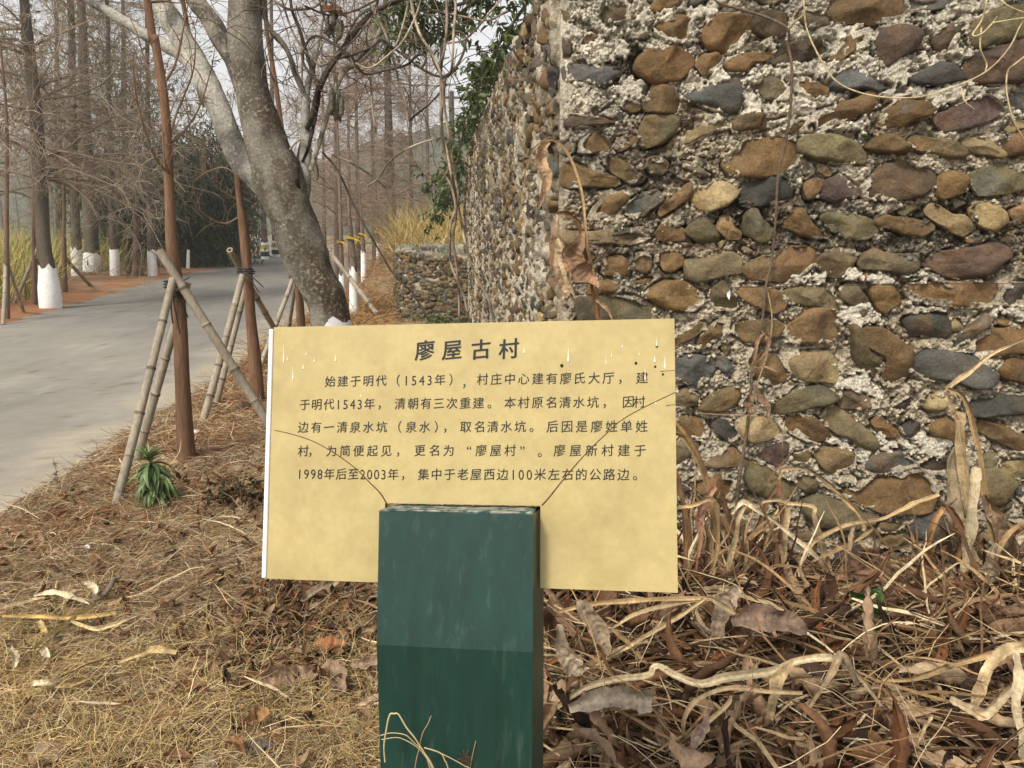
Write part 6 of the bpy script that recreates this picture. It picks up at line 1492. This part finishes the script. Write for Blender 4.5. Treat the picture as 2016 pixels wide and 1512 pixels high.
# thin vines and a wire on the wall
def onwall(px, py, off=.075): return on_plane(px, py, C0 + WN * off, WN)
wv_ = thing('wall_vine', 'thin brown vine with shrivelled leaves hanging down the front of the tall wall', 'vine', onwall(1500, 640) * [1, 1, 0])
def wline(name, parent, px, wpx, col, off=.08):
    b_ = MB(); q = [onwall(a, b, off + .015 * math.sin(i * 2.1)) for i, (a, b) in enumerate(px)]
    limb(b_, q, [c / 2 * 3.4 / F_PX for c in np.atleast_1d(wpx)], 6, 14 * len(px), col, .2, int(px[0][0]))
    return b_.build(name, M['bark'], parent)
wline('stem', wv_, [(1395, -20), (1414, 5), (1464, 20), (1509, 34), (1550, 57), (1552, 91), (1559, 136), (1555, 227), (1543, 295), (1532, 345), (1527, 432), (1520, 509), (1507, 568), (1500, 636), (1487, 690), (1480, 732), (1478, 775), (1470, 850), (1462, 900), (1455, 945), (1450, 1010), (1445, 1090)], [4, 5, 5, 5, 5, 6, 7, 8], (.13, .095, .065))
wline('stem', wv_, [(1552, 58), (1566, 42), (1582, 28), (1583, 8), (1580, -20)], [4, 3], (.30, .24, .16))
wline('stem', wv_, [(1512, 575), (1520, 630), (1512, 690), (1490, 760), (1488, 790)], [3, 3], (.34, .26, .15))
wline('stem', wv_, [(1545, 830), (1540, 880), (1543, 910), (1540, 924)], [2, 2], (.28, .2, .12))
for px, w_ in (([(1500, 650), (1512, 665), (1508, 690), (1490, 712)], [4, 9, 8, 3]), ([(1506, 655), (1492, 668), (1486, 700), (1480, 716)], [4, 8, 6, 3]), ([(1480, 775), (1474, 792), (1480, 815)], [8, 22, 8]), ([(1486, 760), (1498, 785), (1510, 800), (1512, 822)], [6, 12, 14, 5]), ([(1485, 722), (1505, 722), (1530, 732)], [4, 6, 3]), ([(1375, 813), (1420, 816), (1490, 818)], [3, 3, 3])):
    b_ = stroke('withered_leaf', wv_, px, 3.12, w_, (.30, .19, .12), .8, .5, seed=int(px[0][0]))
pv = thing('dry_creeper', 'thin straw coloured creeper looping across the top right of the tall wall', 'creeper', onwall(1800, 190) * [1, 1, 0])
for px in ([(1582, -10), (1583, 12), (1589, 59), (1614, 114), (1641, 155), (1677, 177), (1736, 191), (1809, 191), (1873, 173), (1941, 141), (1986, 95), (2009, 50), (2030, 20)], [(1943, -10), (1941, 9), (1932, 41), (1915, 68), (1930, 68), (1950, 50), (1964, 32)], [(2025, 105), (2000, 125), (1984, 141), (1982, 182), (1995, 236), (2016, 275)], [(1955, 45), (1985, 40), (2025, 34)], [(1962, -10), (1985, 12), (2025, 28)], [(1932, 55), (1930, 95), (1942, 125), (1940, 140)], [(1893, 175), (1900, 200), (1918, 215)]):
    wline('stem', pv, px, [3.2, 2.6], (.50, .41, .24), .10)
wr = MB(); limb(wr, [onwall(1445, 566, .07), onwall(1600, 563, .075), onwall(1800, 560, .075), onwall(2040, 557, .07)], [.0013, .0013], 6, 60, (.04, .025, .02))
tag(wr.build('wire', M['bark']), 'thin dark wire running level across the tall wall from a white scrap', 'wire')
ws = MB(); leaves(ws, [onwall(1436, 590, .085)], np.array([-.3]), np.array([1.3]), np.array([.6]), .045, .025, .6, .8, np.array([[.75, .76, .78]]), rng, 6, 5, .12)
tag(ws.build('white_scrap', M['paint']), 'small white plastic scrap caught on the wall at the end of the wire', 'scrap')

# ================================================================ small things on the verge
# green weed by the bamboo stake
wb0 = G(312, 1012)
weed = thing('green_weed', 'leafy green weed with drooping leaves beside the bamboo stake foot', 'weed', wb0)
sb = MB(); stp = [wb0, wb0 + [-.005, .01, .19], wb0 + [-.025, .0, .34]]
limb(sb, stp, [.008, .005], 7, 16, (.10, .15, .05)); sb.build('stem', M['green'], weed)
lb_ = MB(); n_ = 170; t = rng.random(n_) ** .8
sp = spline(stp, 50)
c0 = sp[(t * 49).astype(int)]
pit = np.where(t > .86, rng.uniform(.5, 1.2, n_), rng.uniform(-.35, .3, n_))
leaves(lb_, c0, rng.uniform(0, 6.283, n_), pit, rng.normal(0, .3, n_), np.where(t > .86, rng.uniform(.07, .11, n_), rng.uniform(.12, .19, n_)), np.where(t > .86, .014, rng.uniform(.024, .036, n_)), np.where(t > .86, -.5, rng.uniform(-1.7, -.9, n_)), .5, pick(rng, [(.10, .16, .05), (.135, .20, .065), (.08, .125, .04)], n_, .25), rng, 8, 5, .04, .9)
lb_.build('foliage', M['green'], weed)
wb0 = G(480, 1012)
w2 = thing('shrivelled_weed', 'dark shrivelled weed patch against the left edge of the sign', 'weed', wb0)
b_ = MB(); n_ = 230; q = np.stack([wb0[0] + rng.normal(0, .11, n_), wb0[1] + rng.normal(0, .09, n_), rng.uniform(.02, .15, n_)], -1)
leaves(b_, q, rng.uniform(0, 6.283, n_), rng.normal(0, .7, n_), rng.normal(0, .8, n_), rng.uniform(.03, .075, n_), rng.uniform(.02, .035, n_), rng.normal(0, 1, n_), .8, pick(rng, [(.09, .045, .025), (.055, .04, .022), (.13, .07, .035), (.045, .055, .025)], n_, .3), rng, 6, 5, .14)
b_.build('foliage', M['dry'], w2)
b_ = MB(); tubes(b_, grow(np.tile(wb0, (26, 1)) + rng.normal(0, .07, (26, 3)) * [1, 1, 0], rng.normal(0, .7, (26, 3)) + UP, rng.uniform(.1, .28, 26), 6, rng, .2), .0016, 4, (.2, .14, .08)); b_.build('stems', M['straw'], w2)
wb0 = G(112, 962)
w3 = thing('dry_seedling', 'tiny dry weed standing at the sandy edge of the road', 'weed', wb0)
b_ = MB(); limb(b_, [wb0, wb0 + [.01, 0, .09], wb0 + [.0, 0, .19]], [.003, .0015], 5, 14, (.17, .13, .08)); b_.build('stem', M['straw'], w3)
b_ = MB(); n_ = 34; k = rng.random(n_)
leaves(b_, wb0 + np.stack([.005 + 0 * k, 0 * k, .02 + k * .16], -1), rng.uniform(0, 6.283, n_), rng.uniform(-.2, .8, n_), rng.normal(0, .5, n_), .022, .008, -.6, .4, pick(rng, [(.16, .12, .07), (.10, .10, .05)], n_), rng, 4, 3, .08); b_.build('foliage', M['dry'], w3)
wb0 = P(1706, 1215, 2.55)
w4 = thing('green_sprout', 'fresh green sprout among the dead stalks below the big ochre cobble', 'weed', wb0 * [1, 1, 0])
for px, w_ in (([(1712, 1235), (1704, 1205), (1690, 1178), (1672, 1164)], [4, 14, 20, 4]), ([(1716, 1235), (1720, 1200), (1728, 1172), (1738, 1156)], [4, 20, 26, 5]), ([(1712, 1238), (1702, 1212), (1700, 1185), (1698, 1165)], [4, 12, 14, 4]), ([(1720, 1238), (1736, 1215), (1750, 1200), (1762, 1196)], [4, 9, 10, 3]), ([(1714, 1245), (1716, 1215), (1712, 1190)], [3, 7, 3])):
    stroke('leaf', w4, px, 2.55, w_, (.05, .085, .022), .5, .3, m='green', seed=int(px[0][0]))
wb0 = P(866, 626, 11.4); wb0[2] = 0
w5 = thing('leafy_bush', 'small green leafy plant growing at the foot of the low pebble wall', 'bush', wb0)
b_ = MB(); n_ = 260; q = wb0 + np.stack([rng.normal(0, .16, n_), rng.normal(0, .12, n_), rng.uniform(.02, .34, n_)], -1)
leaves(b_, q, rng.uniform(0, 6.283, n_), rng.normal(-.1, .5, n_), rng.normal(0, .5, n_), rng.uniform(.05, .10, n_), .03, -.6, .4, pick(rng, [(.09, .14, .035), (.05, .08, .025), (.12, .16, .05)], n_, .3), rng, 5, 3, .05); b_.build('foliage', M['green'], w5)
b_ = MB(); tubes(b_, grow(np.tile(wb0, (18, 1)), rng.normal(0, .5, (18, 3)) + UP, .3, 5, rng, .12), .003, 4, (.1, .09, .05)); b_.build('stems', M['bark'], w5)

# pale husk strips and other bits lying on the straw
HG = 'pale husk strips strewn on the straw'
for lab, px, w_, c_ in (
    ('pale husk strip running off the left margin, lower one', [(-12, 1200), (44, 1185), (88, 1176)], [4, 8, 3], PALE),
    ('arched pale husk strip, topmost of the heap on the straw', [(66, 1172), (105, 1166), (140, 1174), (175, 1189)], [4, 8, 8, 3], WHT),
    ('long straight ochre husk strip lying level at the left', [(4, 1213), (88, 1214), (166, 1215), (228, 1207)], [4, 8, 9, 4], (.50, .34, .13)),
    ('ochre husk strip slanting down across the long straight one', [(190, 1189), (158, 1209), (109, 1240), (85, 1260), (70, 1279)], [8, 9, 10, 9, 5], (.52, .41, .20)),
    ('pale husk strip right of the slanting ochre one', [(136, 1222), (184, 1237), (220, 1230), (254, 1218)], [3, 8, 8, 3], (.54, .43, .23)),
    ('short twisted white husk below the slanting ochre strip', [(83, 1275), (92, 1292), (82, 1308), (68, 1325)], [9, 12, 7, 3], WHT),
    ('small curled white husk close to the left margin', [(20, 1275), (30, 1290), (30, 1305), (24, 1320)], [6, 10, 8, 3], WHT),
    ('wavy pale husk strip lying alone right of the heap', [(232, 1305), (271, 1288), (306, 1279), (346, 1286)], [4, 9, 12, 9], (.50, .38, .19)),
    ('grey white husk at the lower edge of the heap', [(61, 1345), (90, 1344), (116, 1340)], [6, 10, 4], WHT),
    ('ochre pointed husk beside the lowest grey white one', [(109, 1351), (140, 1346), (175, 1335)], [4, 12, 3], (.44, .31, .14)),
    ('torn white husk standing up behind the grey stick', [(166, 1148), (176, 1150), (186, 1160), (184, 1175)], [4, 9, 11, 4], WHT),
    ('short ochre husk poking out under the slanting strip', [(75, 1222), (84, 1234), (92, 1246)], [6, 10, 5], (.46, .34, .15)),
    ('pale husk at the far left below the road edge', [(18, 1074), (36, 1066), (48, 1062)], [4, 7, 5], PALE),
    ('thin white peeling near the left bamboo stake foot', [(60, 1010), (80, 998), (98, 990)], [2, 4, 2], WHT)):
    o_ = stroke('husk_strip', None, px, 0, w_, c_, .7, .3, zfix=.06, seed=int(px[0][0]) + 40)
    tag(o_, lab, 'husk', HG)
gs = MB(); limb(gs, [G(180, 1184, .10), G(196, 1176, .11), G(214, 1160, .12), G(224, 1142, .12), G(236, 1136, .12)], [.008, .011, .011, .01, .007], 9, 30, (.20, .165, .125), .25, 3, True)
tag(gs.build('stick', M['bark']), 'short bent grey stick lying above the pale husk heap', 'stick')
def rock(label, px, py, rpx, col, zs=.55, group='stones lying on the verge'):
    c_ = G(px, py, .08); c_ = G(px, py, float(ground_z(np.array(c_[0]), np.array(c_[1])))); r = rpx * np.linalg.norm(c_ - [0, 0, CAM_H]) / F_PX
    th, ph = np.meshgrid(np.linspace(0, 6.283, 25)[:-1], np.linspace(0, math.pi, 13))
    V = np.stack([np.sin(ph) * np.cos(th), np.sin(ph) * np.sin(th) * .8, np.cos(ph) * zs], -1)
    V = V * (1 + .5 * (fbm(V + px, 1.4, 3, 11) - .5))[..., None]
    b_ = MB(); b_.add(V * r + c_ + UP * r * zs * .45, gridq(13, 24, True)[:, ::-1], None, (np.asarray(col) * (.7 + .6 * fbm(V + py, 3, 3, 12))[..., None]).reshape(-1, 3))
    tag(b_.build('rock', M['stone']), label, 'stone', group)
rock('flat pale brown stone half sunk in dry grass at the lower left corner', 96, 1490, 30, (.30, .22, .14), .45)
rock('dark stone under dry grass left of the green post foot', 512, 1480, 26, (.12, .10, .075), .5)
rock('grey stone at the bottom margin between the lower left stones', 405, 1506, 22, (.24, .20, .15), .4)
rock('small pale stone near the tiny dry weed', 171, 965, 9, (.32, .25, .17))
rock('small brown stone just right of the tiny dry weed', 131, 968, 11, (.13, .09, .06))
rock('white pebble pair lying in the straw left of the sign, larger one', 172, 1082, 7, (.72, .70, .66), .8, 'white pebbles in the straw')
rock('white pebble touching the larger one in the straw', 161, 1086, 4.5, (.72, .70, .66), .8, 'white pebbles in the straw')
rock('white stone at the foot of the second stake', 386, 852, 8, (.68, .66, .62), .5)
rock('clod of earth by the second red trunk foot', 478, 803, 14, (.13, .085, .05), .6)
rock('brown clod at the front of the staked row', 305, 868, 13, (.18, .12, .075), .5)
LG = 'big curled dead leaves on the verge'
for lab, px, w_, c_ in (
    ('big curled pale brown leaf lying in front of the dark leaf heap', [(504, 1340), (540, 1332), (585, 1330), (626, 1321)], [8, 34, 38, 14], (.34, .23, .15)),
    ('dark brown leaf at the left end of the leaf heap', [(340, 1365), (362, 1352), (385, 1352)], [10, 24, 10], (.18, .085, .04)),
    ('curled leaf standing upright close to the green post', [(640, 1305), (655, 1320), (668, 1345), (672, 1360)], [16, 36, 30, 10], (.32, .22, .15)),
    ('round tan leaf lying in the dry grass below the leaf heap', [(488, 1422), (508, 1410), (530, 1404)], [14, 36, 12], (.36, .2, .09)),
    ('pointed pale leaf touching the green post at the left', [(705, 1388), (725, 1380), (748, 1374)], [4, 14, 18], (.42, .3, .2)),
    ('long pale leaf under the lower left edge of the sign', [(592, 1182), (612, 1168), (640, 1152), (668, 1147)], [8, 16, 18, 5], (.40, .3, .2)),
    ('rusty leaf right of the dark leaf heap', [(620, 1262), (645, 1270), (680, 1268)], [12, 34, 12], (.30, .14, .06)),
    ('tan leaf against the post above the pointed pale one', [(690, 1310), (715, 1305), (745, 1300)], [6, 20, 16], (.40, .29, .2)),
    ('small rusty leaf low in the dry grass', [(458, 1450), (470, 1462), (478, 1480)], [8, 18, 6], (.24, .11, .05)),
    ('brown leaf on the dry grass near the bottom margin', [(320, 1490), (345, 1485), (372, 1488)], [8, 22, 8], (.22, .11, .06))):
    tag(stroke('dead_leaf', None, px, 0, w_, c_, .9, .4, zfix=.05, seed=int(px[0][0]) + 70, wob=.3), lab, 'leaf', LG)
# dry grass rooted in front of the post
dg_ = thing('dry_grass_tuft', 'few dry bent grass blades rising in front of the green post', 'grass tuft', (-.14, .9, 0))
def blade(px, wpx, Y=.93, col=(.46, .36, .2)):
    q = [P(a, b, Y) for a, b in px]
    e = q[-1]; dd = nrm(q[-1] - q[-2]); q.append(e + dd * .05 - UP * .03); q.append(e + dd * .08 - UP * .14); q.append(np.array([e[0] + dd[0] * .1, Y, -.02]))
    b_ = MB(); limb(b_, q, [wpx / 2 * .95 / F_PX] * 3, 6, 160, col, .1, int(px[0][0])); b_.build('blade', M['straw'], dg_)
blade([(758, 1500), (756, 1470), (760, 1440), (767, 1408), (776, 1405), (785, 1407), (800, 1432), (816, 1452), (834, 1480), (853, 1512)], 3.6)
blade([(749, 1448), (770, 1443), (798, 1447), (815, 1462), (834, 1480), (850, 1512)], 2.2)
blade([(751, 1456), (780, 1452), (800, 1458), (822, 1472), (838, 1490), (846, 1512)], 2.0)
blade([(849, 1409), (842, 1426), (832, 1444), (824, 1478), (817, 1512)], 2.2, .94, (.3, .2, .11))
blade([(835, 1472), (850, 1476), (869, 1484), (876, 1498), (882, 1512)], 3, .93)
blade([(866, 1482), (890, 1494), (915, 1508), (930, 1520)], 2.2, .93)
blade([(937, 1458), (932, 1480), (926, 1512)], 2, .94, (.3, .22, .12))
b_ = MB(); n_ = 60; tubes(b_, grow(np.tile(P(916, 1492, .94), (n_, 1)), rng.normal(0, 1, (n_, 3)), .012, 4, rng, .2), .0004, 3, (.10, .075, .05)); b_.build('seed_head', M['straw'], dg_)

# far markers
bz = P(900, 470, 27); gz = float(ground_z(np.array(bz[0]), np.array(bz[1])))
bo = thing('traffic_bollard', 'small red and white traffic bollard beyond the yellow grass bank', 'bollard', (bz[0], bz[1], gz))
top_ = P(900, 440, 27)[2]
zs_ = np.linspace(gz, top_, 7)
for i in range(6):
    b_ = MB(); zz_ = np.linspace(zs_[i], zs_[i + 1], 3)
    r0_, r1_ = (.15, .13, .13, .12, .12, .10, .08)[i:i + 2]
    tubes(b_, np.stack([0 * zz_ + bz[0], 0 * zz_ + bz[1], zz_], -1), np.linspace(r0_, r1_, 3), 14, (.55, .06, .04) if i % 2 == 1 else (.75, .75, .74), i == 5)
    b_.build('band', M['paint'], bo)
up_ = thing('utility_pole', 'dark utility pole far off above the end of the tall wall', 'pole', P(891, 470, 48) * [1, 1, 0])
b_ = MB(); q = [P(891, 470, 48) * [1, 1, 0] - UP * .1, P(890, 300, 48), P(889, 180, 48)]
limb(b_, q, [.19, .17, .14], 12, 14, (.07, .065, .06), .03, 2, True); b_.build('shaft', M['bark'], up_)
b_ = MB(); tc = P(889, 192, 48); box(b_, tc, np.array([.55, .12, 0]), np.array([-.01, .05, 0]), UP * .06, (.08, .075, .07), .01); b_.build('cross_arm', M['bark'], up_)
# ================================================================ the hazy air
hz_m = bpy.data.materials.new('air'); hz_m.use_nodes = True
hn = hz_m.node_tree
for n in list(hn.nodes):
    if n.type == 'BSDF_PRINCIPLED': hn.nodes.remove(n)
pv_ = hn.nodes.new('ShaderNodeVolumePrincipled')
pv_.inputs['Color'].default_value = (.98, .975, .96, 1)
pv_.inputs['Density'].default_value = .0017
pv_.inputs['Anisotropy'].default_value = .2
hn.links.new(pv_.outputs[0], hn.nodes['Material Output'].inputs['Volume'])
hb_ = MB(); box(hb_, (0, 280, 24), np.array([430., 0, 0]), np.array([0, 330., 0]), UP * 26, (1, 1, 1))
ho = hb_.build('haze', hz_m, None, False)
tag(ho, kind='stuff')
